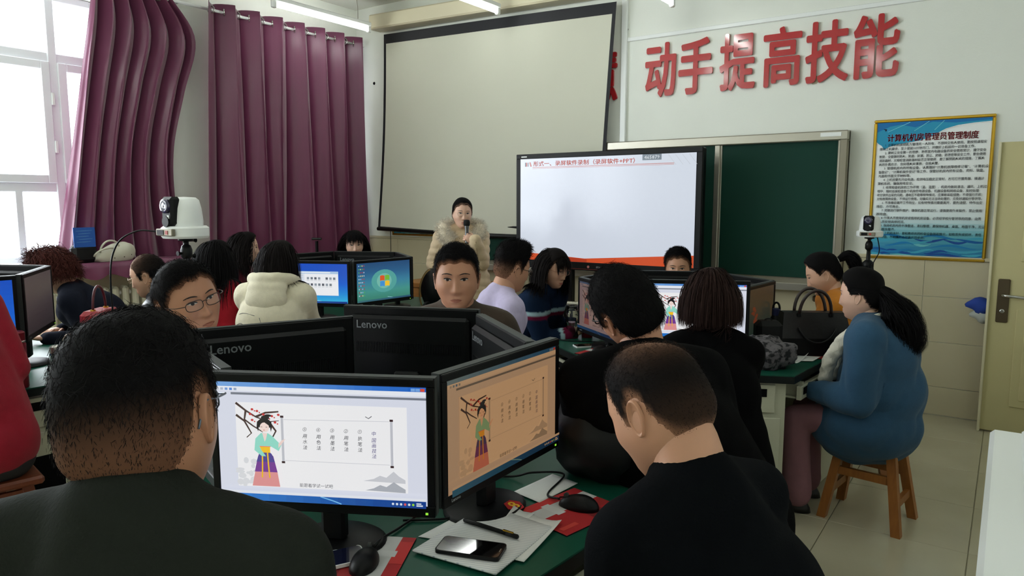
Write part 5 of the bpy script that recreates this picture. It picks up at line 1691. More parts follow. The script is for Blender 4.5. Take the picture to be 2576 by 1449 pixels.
    if top.get('long'):
        g.ell(hipl + np.array((0, 0, -.06)) + fw * .05, (.23 * bs, .23 * bs, .20), R=Rt, seg=24, rings=14)
        g.ell(hipl + np.array((0, 0, .12)), (.215 * bs, .18 * bs, .24), R=Rt, seg=24, rings=14)
    if stand:
        g.cap(hipl, .17 * bs * lo, hipl + np.array((0, 0, -.25)), .18 * bs * lo)
    Vg, Ng, Fg = remesh(g, .012, 16)
    stretchv = np.array((1, 1, .55))
    dsp = .004 + .007 * wrinkle * np.abs(snoise(Vg * stretchv, 26, int(abs(H[0] * 100)), 2)) + .004 * wrinkle * snoise(Vg, 14, 4)
    if top.get('puffer'):
        dsp = dsp + .007 * np.abs(np.sin(Vg[:, 2] * 48 + 2 * snoise(Vg, 6, 2)))
    Vg = Vg + Ng * dsp[:, None]
    # keep the collar opening clear of chin
    vcol = None
    if top.get('stripes'):
        vcol = np.tile(np.array(lin(tcol)), (len(Vg), 1))
        for fn, c_ in top['stripes'](Vg, dict(Nb=Nb, rt=rt, fw=fw, arms=arms, sh=sh, hip=hipl)):
            vcol[fn] = lin(c_)
        tm = mat('striped_cloth', attr=True, rough=.9, spec=.04, bump=.3, bscale=200)
    go = link(top.get('name', 'jacket'), mesh_cols('garment', Vg, Fg, vcol), tm, root)
    if collar:
        h_, flare, ccol = collar
        cm = mat('collar_%d_%d_%d' % tuple(ccol), ccol, .85, bump=.3, bscale=200) if not hasattr(ccol, 'node_tree') else ccol
        ax = unit(Nt - Nb)
        cc = Nb + ax * .0
        U = rt; W_ = np.cross(ax, U)
        rings = []
        for hh, fl in ((-.012, 1.20), (h_ * .5, 1.16 * flare), (h_, 1.13 * flare), (h_ + .004, 1.05 * flare), (h_ * .6, 1.0 * flare)):
            rings.append([cc + ax * (hh - .012 * math.cos(a) * 0) + nr * fl * (math.cos(a) * U + math.sin(a) * W_) + up * (-.012 * math.cos(a - math.pi / 2 * 1.0) if False else 0) for a in np.linspace(0, 2 * np.pi, 28, endpoint=False)])
        R_ = np.array(rings).reshape(-1, 3); n = 28
        MB().add(R_, [(i * n + k, i * n + (k + 1) % n, (i + 1) * n + (k + 1) % n, (i + 1) * n + k) for i in range(4) for k in range(n)]).build('collar', cm, go, smooth=True)
    # ---------- legs
    tg = MB(); shoe = []
    tw_ = (1.0 if not female else .92) * bs
    for s in (-1, 1):
        hj = hipl + rt * s * .085 + np.array((0, 0, -.02))
        if stand:
            kn = hj + np.array((0, 0, -.42)) + fw * .02; an = np.array((kn[0], kn[1], .09)) - fw * .01
        else:
            kn = hipl + fw * (.40 if not legs else legs[0]) + rt * s * .115; kn[2] = seat + .05
            an = kn + fw * (-.04 if not legs else legs[1]); an[2] = .10
        tg.cap(hj, .092 * tw_, kn, .066 * tw_); tg.cap(kn, .066 * tw_, an, .048 * tw_ * (top.get('flare', 1)))
        shoe.append((an, s))
    tg.cap(hipl + rt * .06, .11 * tw_, hipl - rt * .06, .11 * tw_)
    Vt, Ntn, Ft = remesh(tg, .015, 5)
    Vt = Vt + Ntn * (.007 * np.abs(snoise(Vt, 22, 7, 2)))[:, None]
    link('trousers', mesh_cols('trousers', Vt, Ft), mat('trouser_%d_%d_%d' % tuple(trousers), trousers, .9, var=.1, vscale=30, bump=.3, bscale=200), root)
    for an, s in shoe:
        c_ = np.array((an[0], an[1], 0.0)) + fw * .055
        b = MB(); b.ell((0, 0, 0), (.046, .13, .075), seg=20, rings=12); Vv, Ff = b.arrays()
        Vv[:, 2] = np.maximum(Vv[:, 2] * (1 - .35 * Vv[:, 1] / .13), -.0) ; Vv = Vv @ B.T + c_ + np.array((0, 0, .004))
        MB().add(Vv, Ff).build('shoe', mat('shoe_%d_%d_%d' % tuple(shoes), shoes, .4), root, smooth=True)
    # ---------- hair
    make_hair(root, hair, V, F, az, naz, nel, headw, Rh, Hl, hs, female, dict(Nb=Nb, rt=rt, fw=fw, chest=chest, Rt=Rt, bs=bs, lo=lo, belly=belly, wide=wide), skin)
    # ---------- glasses
    if glasses:
        gcol, gr, shape, bottom = glasses
        gm = mat('frame_%d_%d_%d' % tuple(gcol), gcol, .3, metal=.6)
        fr = MB(); yl = .098
        def rim(s, n=24):
            pts = []
            for a in np.linspace(0, 2 * np.pi, n, endpoint=False):
                e = 2.0 if shape == 'round' else 3.2
                c_, s_ = math.cos(a), math.sin(a)
                k = (abs(c_) ** e + abs(s_) ** e) ** (-1 / e)
                pts.append((s * .0325 + (.0245 if shape == 'round' else .0265) * c_ * k, yl - .010 * abs(c_) * (1 if c_ * s > 0 else .1) , .004 + (.021 if shape == 'round' else .0155) * s_ * k))
            return pts
        for s in (-1, 1):
            fr.tube([headw(np.array([p]))[0] for p in rim(s)], gr * hs, 6, closed=True)
            tp = np.array([(s * .058, yl - .008, .010), (s * .072 * wide, .07, .011), (s * .078 * wide, .02, .012), (s * .079 * wide, -.008, .014), (s * .076 * wide, -.022, -.002), (s * .073 * wide, -.028, -.016)])
            tp[:, 0] += s * .002
            fr.tube(headw(spline(tp, 5)), gr * hs, 6)
        fr.tube(headw(bez((-.009, yl + .001, .008), (-.004, yl + .004, .013), (.004, yl + .004, .013), (.009, yl + .001, .008), 8)), gr * hs, 6)
        go2 = fr.build('glasses', gm, root, smooth=True)
        for s in (-1, 1):
            P = headw(np.array([(s * .0325, yl - .001, .004)] + [(p[0], p[1] - .0005, p[2]) for p in rim(s)]))
            MB().add(P, [(0, 1 + k, 1 + (k + 1) % 24) for k in range(24)]).build('lens', mat('spectacle_lens', (230, 240, 245), .03, alpha=.05), go2)
    return dict(root=root, headw=headw, arms={k: (v[0] + base, v[1] + base) for k, v in arms.items()}, base=base, Nb=Nb, rt=rt, fw=fw, sh=sh, garment=go, Rh=Rh, chest=chest, belly=belly, hip=hipl, Rt=Rt)

def make_hair(root, hair, V, F, az, naz, nel, headw, Rh, Hl, hs, female, sk, skin):
    kind = hair['kind']; rgb = np.array(lin(HAIRC[hair.get('col', 'black')]))
    sc = np.array(lin(SKIN[skin]))
    rng = np.random.default_rng(int(abs(Hl[0] * 1000 + Hl[2] * 500)) + 3)
    hl = HAIRLINE_F if (female or kind in ('long', 'bob')) else HAIRLINE_M
    if kind == 'pony': hl = ([0, 25, 45, 58, 68, 76, 84, 92, 108, 120, 135, 155, 180], [.076, .072, .058, .042, .018, .004, .014, .026, .020, -.025, -.052, -.068, -.074])
    if 'line' in hair: hl = hair['line']
    A = np.degrees(np.arctan2(np.abs(V[:, 0]), V[:, 1]))
    zl = np.interp(A, *hl) + hair.get('lift', 0) + .004 * snoise(V, 120, 5)
    dist = V[:, 2] - zl
    inside = dist > 0
    # outward normal approx
    C = np.array((0, -.005, .005)); Nn = unit_rows((V - C) / np.array((.078, .097, .12)) ** 2)
    top = sstep(.01, .085, V[:, 2]); front = sstep(-.02, .07, V[:, 1])
    th_side, th_top = hair.get('side', .004), hair.get('top', .018)
    th = (th_side + (th_top - th_side) * top) * sstep(0, hair.get('fade', .02), dist)
    th = th * (1 + .15 * snoise(V, 60, 9))
    th = th + .0015
    cover = hair.get('cover')
    dens = np.ones(len(V))
    if cover: dens = np.clip(cover(V), 0, 1)
    use = (dist > -.010) & (dens > .03)
    th = np.where(dist < .004, -.004 + (th + .004) * sstep(-.005, .004, dist), th)
    Vs = V + Nn * (th * np.clip(dens + .15, 0, 1))[:, None]
    fs = [f for f in F if any(use[i] for i in f)]
    fade = sstep(0, hair.get('fadecol', .014), dist) * dens
    if 'sidefade' in hair:      # clipped sides let the scalp show
        fade = fade * (1 - hair['sidefade'] * (1 - sstep(-.06, .05, V[:, 2])) * .9)
    col = rgb[None] * fade[:, None] + (sc * .55)[None] * (1 - fade[:, None])
    used = sorted({i for f in fs for i in f}); remap = {i: k for k, i in enumerate(used)}
    mbV = [headw(Vs[used])]; mbC = [col[used]]; mbF = [[remap[i] for i in f] for f in fs]; n0 = len(used)
    def addrib(P, w, out, c, tipc=None):
        nonlocal n0
        RV, RF = ribbons(P, w, out)
        S = P.shape[1]
        cc = np.repeat(c[:, None, :], S, 1)
        if tipc is not None:
            t = np.linspace(0, 1, S)[None, :, None]; t = np.clip((t - .35) / .5, 0, 1)
            cc = cc * (1 - t) + tipc[:, None, :] * t
        cc = np.repeat(cc[:, :, None, :], 2, 2).reshape(-1, 3)
        mbV.append(RV); mbC.append(cc); mbF.extend([[i + n0 for i in f] for f in RF]); n0 += len(RV)
    # sample roots on the hair region
    cand = [i for i in np.nonzero(use & (dist > .002))[0] if i < naz * nel]
    area = np.cos(np.arcsin(np.clip(V[cand][:, 2] / .12, -1, 1))) * (1 + .42 * 0) + .05
    area *= np.where(V[cand][:, 1] > .05, .6, 1.0)
    pr = area * np.clip(dens[cand], .02, 1); pr /= pr.sum()
    def roots(n):
        k = rng.choice(cand, n, p=pr)
        P = V[k] + rng.normal(size=(n, 3)) * .0025
        return k, P
    up_l = np.array((0, 0, 1.0))
    ctr_w = headw(np.array([(0, -.005, .0)]))[0]
    if kind == 'short':
        n = int(hair.get('n', 2200) * 1.7)
        k, P = roots(n)
        L = (th[k] * hair.get('len', 1.0) + .004) * rng.uniform(.6, 1.2, n)
        if 'sidefade' in hair: L = L * (.35 + .65 * sstep(-.05, .06, P[:, 2]))
        nn = Nn[k]
        comb = np.array(hair.get('comb', (0, .3, .2)))
        tan = comb[None] * top[k][:, None] + np.array((0, -.25, -.75))[None] * (1 - top[k])[:, None] * .9 + rng.normal(size=(n, 3)) * .25
        tan = tan - nn * (tan * nn).sum(1, keepdims=True)
        d = unit_rows(unit_rows(tan) + nn * hair.get('stand', .8) * .30)
        pts = [P + nn * (th[k] * np.clip(dens[k] + .15, 0, 1) - .0012)[:, None]]
        S = 3
        for q in range(S):
            d = unit_rows(d + np.array((0, 0, -.10))[None] * (1 - hair.get('stand', .8)) + rng.normal(size=(n, 3)) * .05)
            pts.append(pts[-1] + d * (L / S)[:, None])
        Pw = headw(np.stack(pts, 1).reshape(-1, 3)).reshape(n, S + 1, 3)
        c = rgb[None] * rng.uniform(.7, 2.4, (n, 1)) * np.clip(dens[k], .4, 1)[:, None] + (sc * .25)[None] * (1 - np.clip(dens[k], .4, 1))[:, None]
        ow = np.repeat((nn @ Rh.T)[:, None, :], S + 1, 1) + rng.normal(size=(n, 1, 3)) * .8
        addrib(Pw, hair.get('w', .0018) * .55 * rng.uniform(.6, 1.2, n), ow, c)
    else:
        n = hair.get('n', 1300); S = 16
        k, P = roots(n)
        part = hair.get('part', 0.0)
        P0 = headw(P); nw = Nn[k] @ Rh.T
        side = np.sign(P[:, 0] - part); side[side == 0] = 1
        fs_ = sstep(-.03, .05, P[:, 1]); bk = hair.get('back', .75)
        dl = np.stack([side * .55 * fs_ + P[:, 0] * 3 * (1 - fs_), -bk * fs_ - .35 * (1 - fs_), np.full(n, -.1)], 1)
        if hair.get('fringe'):
            fm = (P[:, 1] > .03) & (P[:, 2] > .045) & (np.abs(P[:, 0]) < .055)
            dl[fm] = np.stack([P[fm][:, 0] * 4, np.full(fm.sum(), 1.2), np.full(fm.sum(), .1)], 1)
        dw = unit_rows(dl @ Rh.T + nw * .45)
        L = np.full(n, hair.get('L', .40)) * rng.uniform(.88, 1.06, n)
        # roots lower on the head hang lower: shorten so that the ends line up
        L -= np.clip((.11 - P[:, 2]), 0, .3) * hair.get('even', .9)
        if hair.get('fringe'): L[fm] = hair.get('fringeL', .085) * rng.uniform(.85, 1.1, fm.sum())
        hr = np.array((.0765 * sk['wide'] + .010, .106, .126)) * hs
        cols = [(headw(np.array([(0, -.004, .002)]))[0], Rh, hr), (headw(np.array([(0, .01, -.045)]))[0], Rh, np.array((.066, .074, .085)) * hs)]
        bs, lo = sk['bs'], sk['lo']
        cols.append((sk['chest'], sk['Rt'], np.array((.185 * bs * lo, .145 * bs * lo, .20 * bs))))
        for s in (-1, 1):
            cols.append((sk['Nb'] + sk['rt'] * s * .10 * bs + np.array((0, 0, -.04)), sk['Rt'], np.array((.12, .095, .085)) * bs))
        cols.append((sk['Nb'], sk['Rt'], np.array((.075, .08, .08))))
        pull = None
        if kind == 'pony':
            K = headw(np.array([hair['knot']]))[0]
            Pk = []
            # cap strands run to the knot along the scalp
            tt = np.linspace(0, 1, S + 1)
            Q = P0[:, None, :] * (1 - tt)[None, :, None] + K[None, None, :] * tt[None, :, None]
            c0 = cols[0]
            q = ((Q - c0[0]) @ c0[1]) / (c0[2] * .99)
            nq = np.linalg.norm(q, axis=-1, keepdims=True)
            Q2 = c0[0] + (q / np.maximum(nq, .2) * c0[2] * .99) @ c0[1].T
            w = np.clip((1 - tt) * 6, 0, 1)[None, :, None]
            Q = Q2 * w + (Q2 * .3 + Q * .7) * (1 - w)
            ow = Q - ctr_w
            addrib(Q, hair.get('w', .004) * rng.uniform(.6, 1.3, n), ow, rgb[None] * rng.uniform(.6, 1.5, (n, 1)))
            nt_ = hair.get('tail_n', 500)
            if 'path' in hair:
                ctl = np.array([K + sk['rt'] * a + sk['fw'] * b + np.array((0, 0, c_)) for a, b, c_ in hair['path']])
                cl = spline(ctl, 7); S2 = len(cl); ts = np.linspace(0, 1, S2)
                rr_ = np.interp(ts, np.linspace(0, 1, len(hair['radii'])), hair['radii'])
                T = np.gradient(cl, axis=0); T = unit_rows(T)
                U = unit_rows(np.cross(T, np.tile(sk['rt'], (S2, 1)))); W2 = np.cross(T, U)
                ph = rng.uniform(0, 6.28, nt_); rho = np.sqrt(rng.uniform(.25, 1, nt_)); tw = rng.normal(size=nt_) * .5
                aa = ph[:, None] + tw[:, None] * ts[None]
                off = (np.cos(aa)[..., None] * U[None] + np.sin(aa)[..., None] * W2[None])
                Pt = cl[None] + off * (rho[:, None] * rr_[None])[..., None]
                wv = hair.get('wave', 0)
                if wv:
                    q1 = rng.uniform(0, 6.28, (nt_, 1)) * .6 + np.round(ph[:, None] * 2) * 2.1
                    Pt = Pt + off * (wv * np.sin(ts[None] * 14 + q1) * np.clip(ts * 2.5, 0, 1)[None])[..., None] + W2[None] * (wv * .8 * np.cos(ts[None] * 11 + q1))[..., None]
                keep = rng.uniform(.78, 1.0, nt_)
                Pt = np.stack([np.stack([np.interp(ts * kq, ts, Pt[i, :, d_]) for d_ in range(3)], -1) for i, kq in enumerate(keep)])
                addrib(Pt, hair.get('w', .004) * rng.uniform(.6, 1.3, nt_), off, rgb[None] * rng.uniform(.6, 2.0, (nt_, 1)))
                core = MB().tube(cl, rr_ * .72 + .004, 12); cv, cf = core.arrays()
                mbV.append(cv); mbC.append(np.tile(rgb * .8, (len(cv), 1))); mbF.extend([[i + n0 for i in f] for f in cf]); n0 += len(cv)
                nt_ = 1
            r0 = K[None] + rng.normal(size=(nt_, 3)) * .010
            d0 = unit_rows(np.tile((np.array(hair.get('tail_dir', (0, -1, .3))) @ Rh.T)[None], (nt_, 1)) + rng.normal(size=(nt_, 3)) * .25)
            Lt = np.full(nt_, hair.get('tail', .25)) * rng.uniform(.75, 1.08, nt_)
            Pt = grow(r0, d0, Lt, 16, hair.get('tail_g', .22), cols, .03 + hair.get('spread', 0), rng, hair.get('wave', 0), kw=hair.get('kw', 60.))
            addrib(Pt, hair.get('w', .004) * rng.uniform(.6, 1.3, nt_), Pt - (K - np.array((0, 0, .05)))[None, None] + 1e-4, rgb[None] * rng.uniform(.6, 1.5, (nt_, 1)))
            MBt = MB().ell(K, np.array((.016, .016, .016)))
            MBt.build('hair_tie', mat('tie_%s' % hair.get('tie', 'dark'), (200, 196, 186) if hair.get('tie') == 'light' else (30, 26, 30), .7), root, smooth=True)
        else:
            grav = hair.get('g', .22)
            Pg = grow(P0 + nw * .004, dw, np.maximum(L, .05), S, grav, cols, hair.get('frizz', .012), rng, hair.get('wave', 0), kw=hair.get('kw', 60.))
            lift = rng.uniform(0, hair.get('vol', .010), n)
            ow = Pg - (ctr_w + np.array((0, 0, -.02)))[None, None]
            ow[:, :, 2] *= .3
            Pg = Pg + unit_rows(ow.reshape(-1, 3)).reshape(ow.shape) * lift[:, None, None] * np.clip(np.linspace(0, 3, S + 1), 0, 1)[None, :, None]
            addrib(Pg, hair.get('w', .0045) * rng.uniform(.6, 1.3, n), ow + rng.normal(size=(n, 1, 3)) * .02, rgb[None] * rng.uniform(.6, 1.6, (n, 1)))
    VV = np.concatenate(mbV); CC = np.concatenate(mbC)
    o = link('hair', mesh_cols('hair', VV, mbF, CC), M_hairattr, root)
    return o

# ------------------------------------------------------------------ the people in the room
def arm_band(s, t0, t1):
    def fn(V, sk):
        el, wr = sk['arms'][s]; a = sk['sh'][s]
        d = el - a; L = np.linalg.norm(d); u = d / L
        q = V - a; t = q @ u / L; rr = np.linalg.norm(q - np.outer(q @ u, u), axis=1)
        return (t > t0) & (t < t1) & (rr < .095)
    return fn
def cuff_band(s, r0, r1):
    def fn(V, sk):
        el, wr = sk['arms'][s]; d = wr - el; L = np.linalg.norm(d); u = d / L
        q = V - el; t = q @ u / L; rr = np.linalg.norm(q - np.outer(q @ u, u), axis=1)
        return (t > r0) & (t < r1) & (rr < .08)
    return fn

thin_crown = lambda V: 1 - .82 * np.exp(-((V - np.array((.008, -.035, .108))) ** 2).sum(1) / .046 ** 2)
bald_front = lambda V: np.clip(1 - 1.25 * np.exp(-((V[:, 0] / .055) ** 2 + ((V[:, 1] - .075) / .075) ** 2)) * (V[:, 2] > .03), 0, 1)

p1 = person('man in a dark olive jacket seen from behind at the lower left, nearest the camera', (-.905, .465, 1.318), (-.86, .36), 122, (126, 6, -9),
       dict(rgb=(36, 39, 35), name='jacket'), dict(kind='short', top=.016, side=.005, n=9000, w=.0011, sidefade=.75, fade=.035, fadecol=.03, comb=(0, .25, .25), stand=.5, len=.8),
       'c', hs=1.06, bs=1.03, wide=1.04, glasses=((96, 108, 124), .0014, 'rect', 0), collar=(.030, 1.06, (22, 24, 23)), neck=.045,
       hands={1: (-1.0, .80, .70), -1: (-1.25, .68, .70)}, wrinkle=.7, features=True)
p2 = person('man in a dark navy sweater with thinning crown, head bowed, at the lower right', (-.505, 1.20, 1.222), (-.255, 1.275), 160, (168, 34, 4),
       dict(rgb=(10, 12, 15), name='sweater', stripes=lambda V, sk: [(arm_band(-1, .50, .58)(V, sk), (70, 72, 80)), (arm_band(-1, .72, .80)(V, sk), (70, 72, 80))]),
       dict(kind='short', top=.006, side=.0025, n=7000, w=.0010, sidefade=.12, fade=.03, fadecol=.03, comb=(0, -.1, .1), stand=.9, len=.7, cover=thin_crown),
       'a', hs=1.03, bs=.97, collar=(.022, 1.1, (20, 23, 28)), hands={1: (-.66, 1.46, .70), -1: (-.72, 1.16, .70)}, wrinkle=.8, elbow=.05, sholder=1.0)
p3 = person('man in thin-framed glasses and a dark jacket leaning sideways at the left', (-2.36, 1.40, 1.252), (-2.75, 1.47), 5, (-2, -1, 14),
       dict(rgb=(34, 42, 50), rough=.5, name='jacket'), dict(kind='short', top=.016, side=.007, n=4200, w=.0017, comb=(.1, .6, .2), stand=.5, fade=.02, sidefade=.2),
       'c', hs=1.10, wide=1.12, glasses=((70, 56, 50), .0014, 'rect', 0), collar=(.03, 1.1, (26, 32, 38)), hands={1: (-2.30, 1.22, .79), -1: (-2.30, 1.62, .79)})
p4 = person('man in a brown jacket facing the camera behind the nearest ring of monitors', (-1.85, 2.265, 1.285), (-2.04, 2.56), -58, (-53, 1, 0),
       dict(rgb=(62, 50, 40), name='jacket'), dict(kind='short', top=.016, side=.004, n=4200, w=.0015, comb=(0, .2, .5), stand=.8, fade=.025, sidefade=.75, line=([0, 25, 42, 52, 60, 70, 84, 92, 108, 120, 135, 155, 180], [.066, .066, .064, .052, .03, -.012, -.02, .022, .024, -.03, -.058, -.070, -.074])),
       'c', hs=1.07, wide=1.06, collar=(.012, 1.15, (48, 38, 32)), hands={1: (-2.05, 2.22, .79), -1: (-1.75, 2.32, .79)})
p5 = person('woman standing in a beige parka with a fur hood, speaking into a microphone', (-3.79, 4.72, 1.50), (-3.79, 4.75), -48, (-40, 2, -3),
       dict(rgb=(202, 180, 148), rough=.6, name='parka', puffer=True), dict(kind='pony', col='black', knot=(-.02, -.085, -.06), tail=.05, n=1800, tail_n=300, w=.003, path=[(0, 0, 0), (.06, .04, -.05), (.075, .10, -.12), (.07, .13, -.22)], radii=[.015, .02, .02, .010]),
       'd', female=True, stand=True, hs=1.0, bs=1.0, loose=1.22, glasses=((190, 160, 130), .0009, 'round', 0),
       hands={-1: (-3.578, 4.615, 1.285), 1: (-3.95, 4.55, .95)}, palms={-1: ((-.60, -.62, .42), (.75, -.64, .2), 1.0)}, trousers=(40, 40, 46))
p6 = person('man in a lavender shirt seen from behind at the second desk', (-2.16, 3.11, 1.245), (-2.36, 2.94), 55, (64, 14, 2),
       dict(rgb=(186, 176, 208), rough=.8, name='shirt'), dict(kind='short', top=.030, side=.003, n=3600, w=.002, comb=(0, .35, .6), stand=.95, fade=.04, fadecol=.03, sidefade=.85),
       'a', hs=1.0, bs=1.03, glasses=((60, 44, 30), .0016, 'rect', 0), collar=(.03, 1.08, (192, 184, 214)), hands={1: (-1.98, 3.12, .74), -1: (-2.25, 3.30, .74)})
p7 = person('woman in glasses and a navy sweater with pale and maroon stripes', (-2.32, 3.79, 1.185), (-2.64, 3.87), 0, (-6, 14, 0),
       dict(rgb=(22, 36, 58), name='sweater', sleeve=.72, stripes=lambda V, sk: [
           ((V[:, 2] < sk['Nb'][2] - .12) & (V[:, 2] > sk['Nb'][2] - .145), (150, 178, 186)), ((V[:, 2] < sk['Nb'][2] - .145) & (V[:, 2] > sk['Nb'][2] - .17), (96, 22, 50)),
           ((V[:, 2] < sk['Nb'][2] - .30) & (V[:, 2] > sk['Nb'][2] - .325), (150, 178, 186)), ((V[:, 2] < sk['Nb'][2] - .325) & (V[:, 2] > sk['Nb'][2] - .35), (96, 22, 50)),
           (cuff_band(1, .50, .60)(V, sk), (150, 178, 186)), (cuff_band(1, .60, .95)(V, sk), (96, 22, 50))]),
       dict(kind='long', col='soft', L=.30, n=1500, part=.0, w=.004, g=.3, vol=.012, fringe=True, fringeL=.085), 'b', female=True, hs=.97, loose=1.08,
       glasses=((170, 110, 90), .0011, 'rect', 0), hands={1: (-2.14, 3.80, .81), -1: (-2.25, 4.05, .80)})
p8 = person('man with neat black hair looking over a monitor in front of the touch display', (-1.97, 4.95, 1.12), (-2.05, 5.18), -68, (-70, 3, 0),
       dict(rgb=(30, 30, 34), name='jacket'), dict(kind='short', top=.026, side=.008, n=2400, w=.003, comb=(.6, .2, .3), stand=.6, fade=.015), 'a', hs=1.05, wide=1.04)
p9 = person('man in a black sweater and glasses leaning left, back of the head to the camera', (-.945, 1.975, 1.268), (-.66, 2.12), 138, (152, 10, -24),
       dict(rgb=(9, 9, 10), name='sweater'), dict(kind='short', top=.020, side=.011, n=5200, w=.0016, comb=(0, .2, .3), stand=.5, fade=.02, len=.9),
       'c', hs=1.06, bs=1.12, glasses=((24, 22, 24), .002, 'rect', 0), collar=(.02, 1.1, (22, 22, 24)), hands={1: (-.85, 2.45, .72), -1: (-1.05, 2.2, .79)})
p10 = person('woman with a brown bob haircut in black clothes, back to the camera', (-.94, 2.70, 1.215), (-.82, 2.66), 118, (116, 6, 0),
       dict(rgb=(7, 7, 8), name='coat'), dict(kind='bob', col='brown', L=.205, n=3000, part=.0, w=.0034, g=.26, vol=.018, even=1.0, frizz=.006), 'b', female=True, hs=.97, bs=.92, loose=1.0,
       hands={1: (-.95, 3.1, .72), -1: (-1.2, 3.0, .72)})
p11 = person('woman in an orange jacket with a high ponytail, looking down, in profile', (-.91, 4.60, 1.165), (-.74, 4.66), 205, (196, 22, 0),
       dict(rgb=(190, 118, 28), name='jacket'), dict(kind='pony', col='black', knot=(0, -.105, .055), tail=.05, n=1300, tail_n=900, w=.003, path=[(0, .0, .0), (0, -.05, .025), (0, -.09, -.01), (0, -.105, -.08), (0, -.10, -.16)], radii=[.016, .034, .042, .034, .014], wave=.004, tie='light'), 'b', female=True, hs=1.02, loose=1.1,
       collar=(.03, 1.15, (120, 116, 110)), hands={1: (-1.1, 4.75, .80), -1: (-1.02, 4.5, .80)})
p12 = person('woman in a blue wool coat with long wavy black hair sitting on a wooden stool', (-.58, 3.83, 1.145), (-.485, 3.90), 180, (172, 6, 0),
       dict(rgb=(40, 76, 104), name='coat', long=True, flare=1.55), dict(kind='pony', col='black', knot=(.0, -.098, -.005), tail=.05, n=1900, tail_n=2400, w=.003, wave=.016, path=[(0, .02, .03), (0, -.025, -.015), (0, -.065, -.075), (.0, -.10, -.15), (.0, -.115, -.22), (0, -.11, -.28)], radii=[.03, .05, .078, .088, .075, .04], tie='light'), 'd', female=True, hs=1.02, bs=1.08, loose=1.2,
       hands={1: (-.82, 4.05, .72), -1: (-.76, 3.74, .66)}, wrinkle=1.9, trousers=(134, 92, 100), legs=(.36, -.02), collar=(.05, 1.3, (206, 204, 190)), seat=.45)
p13 = person('woman with long black hair and a fringe, half hidden behind the far monitors', (-4.97, 4.60, 1.205), (-5.05, 4.78), -62, (-38, 4, 0),
       dict(rgb=(26, 26, 30), name='coat'), dict(kind='long', L=.34, n=1100, w=.005, g=.25, vol=.014, fringe=True, fringeL=.08), 'd', female=True)
p14 = person('woman in a cream hooded sweatshirt with a face drawing on the back', (-3.525, 2.67, 1.24), (-3.485, 2.56), 118, (104, 6, 0),
       dict(rgb=(216, 208, 184), name='hoodie'), dict(kind='long', col='soft', L=.27, n=1400, w=.0045, g=.28, vol=.010), 'b', female=True, hs=1.0, bs=1.06, loose=1.15,
       glasses=((190, 180, 170), .0012, 'round', 0), hands={1: (-3.66, 3.02, .81), -1: (-3.95, 2.90, .81)})
p15 = person('woman in a bright red sweater with long straight black hair', (-4.42, 2.84, 1.205), (-4.30, 2.70), 112, (112, 4, 0),
       dict(rgb=(176, 22, 42), name='sweater'), dict(kind='long', L=.42, n=1900, w=.004, g=.28, vol=.006, even=1.0), 'b', female=True, hs=1.02, bs=1.0,
       hands={1: (-4.16, 3.02, 1.02), -1: (-4.55, 3.1, .80)})
p16 = person('woman in a maroon top with dark wavy hair, seen in profile by the curtain', (-5.13, 3.57, 1.225), (-5.30, 3.50), 40, (52, 2, 0),
       dict(rgb=(96, 18, 38), name='top'), dict(kind='long', col='soft', L=.36, n=1300, w=.005, g=.26, vol=.014, wave=.006), 'd', female=True, hs=.98)
p17 = person('balding man in glasses and a dark leather jacket facing the left desk', (-4.30, 2.30, 1.15), (-4.10, 2.36), 225, (222, 16, 0),
       dict(rgb=(44, 49, 56), rough=.32, name='jacket'), dict(kind='short', top=.010, side=.008, n=2600, w=.0022, cover=bald_front, comb=(0, -.5, .1), stand=.5, fade=.015), 'b', hs=1.06,
       glasses=((196, 176, 150), .0012, 'rect', 0), collar=(.03, 1.1, (36, 40, 46)), hands={1: (-4.55, 2.12, .80), -1: (-4.40, 1.98, .80)})
p18 = person('person with curly auburn hair and a dark navy top bending over the left desk', (-4.80, 1.98, 1.175), (-4.62, 2.42), 245, (232, 42, 0),
       dict(rgb=(28, 31, 42), name='top'), dict(kind='bob', col='auburn', L=.10, n=4200, w=.003, g=.16, vol=.022, wave=.006, kw=150., even=.2, frizz=.03), 'b', female=True, hs=1.06, bs=1.05,
       hands={1: (-4.9, 2.05, .80), -1: (-4.62, 1.85, .80)})
p19 = person('person in a crimson sweater cut off by the left edge of the picture', (-3.66, 1.02, 1.36), (-3.42, 1.10), 170, (172, 10, 0),
       dict(rgb=(146, 18, 40), name='sweater'), dict(kind='short', top=.02, side=.008, n=1600, w=.002), 'b', bs=1.05, hands={1: (-3.74, 1.32, .80), -1: (-3.75, .95, .80)})

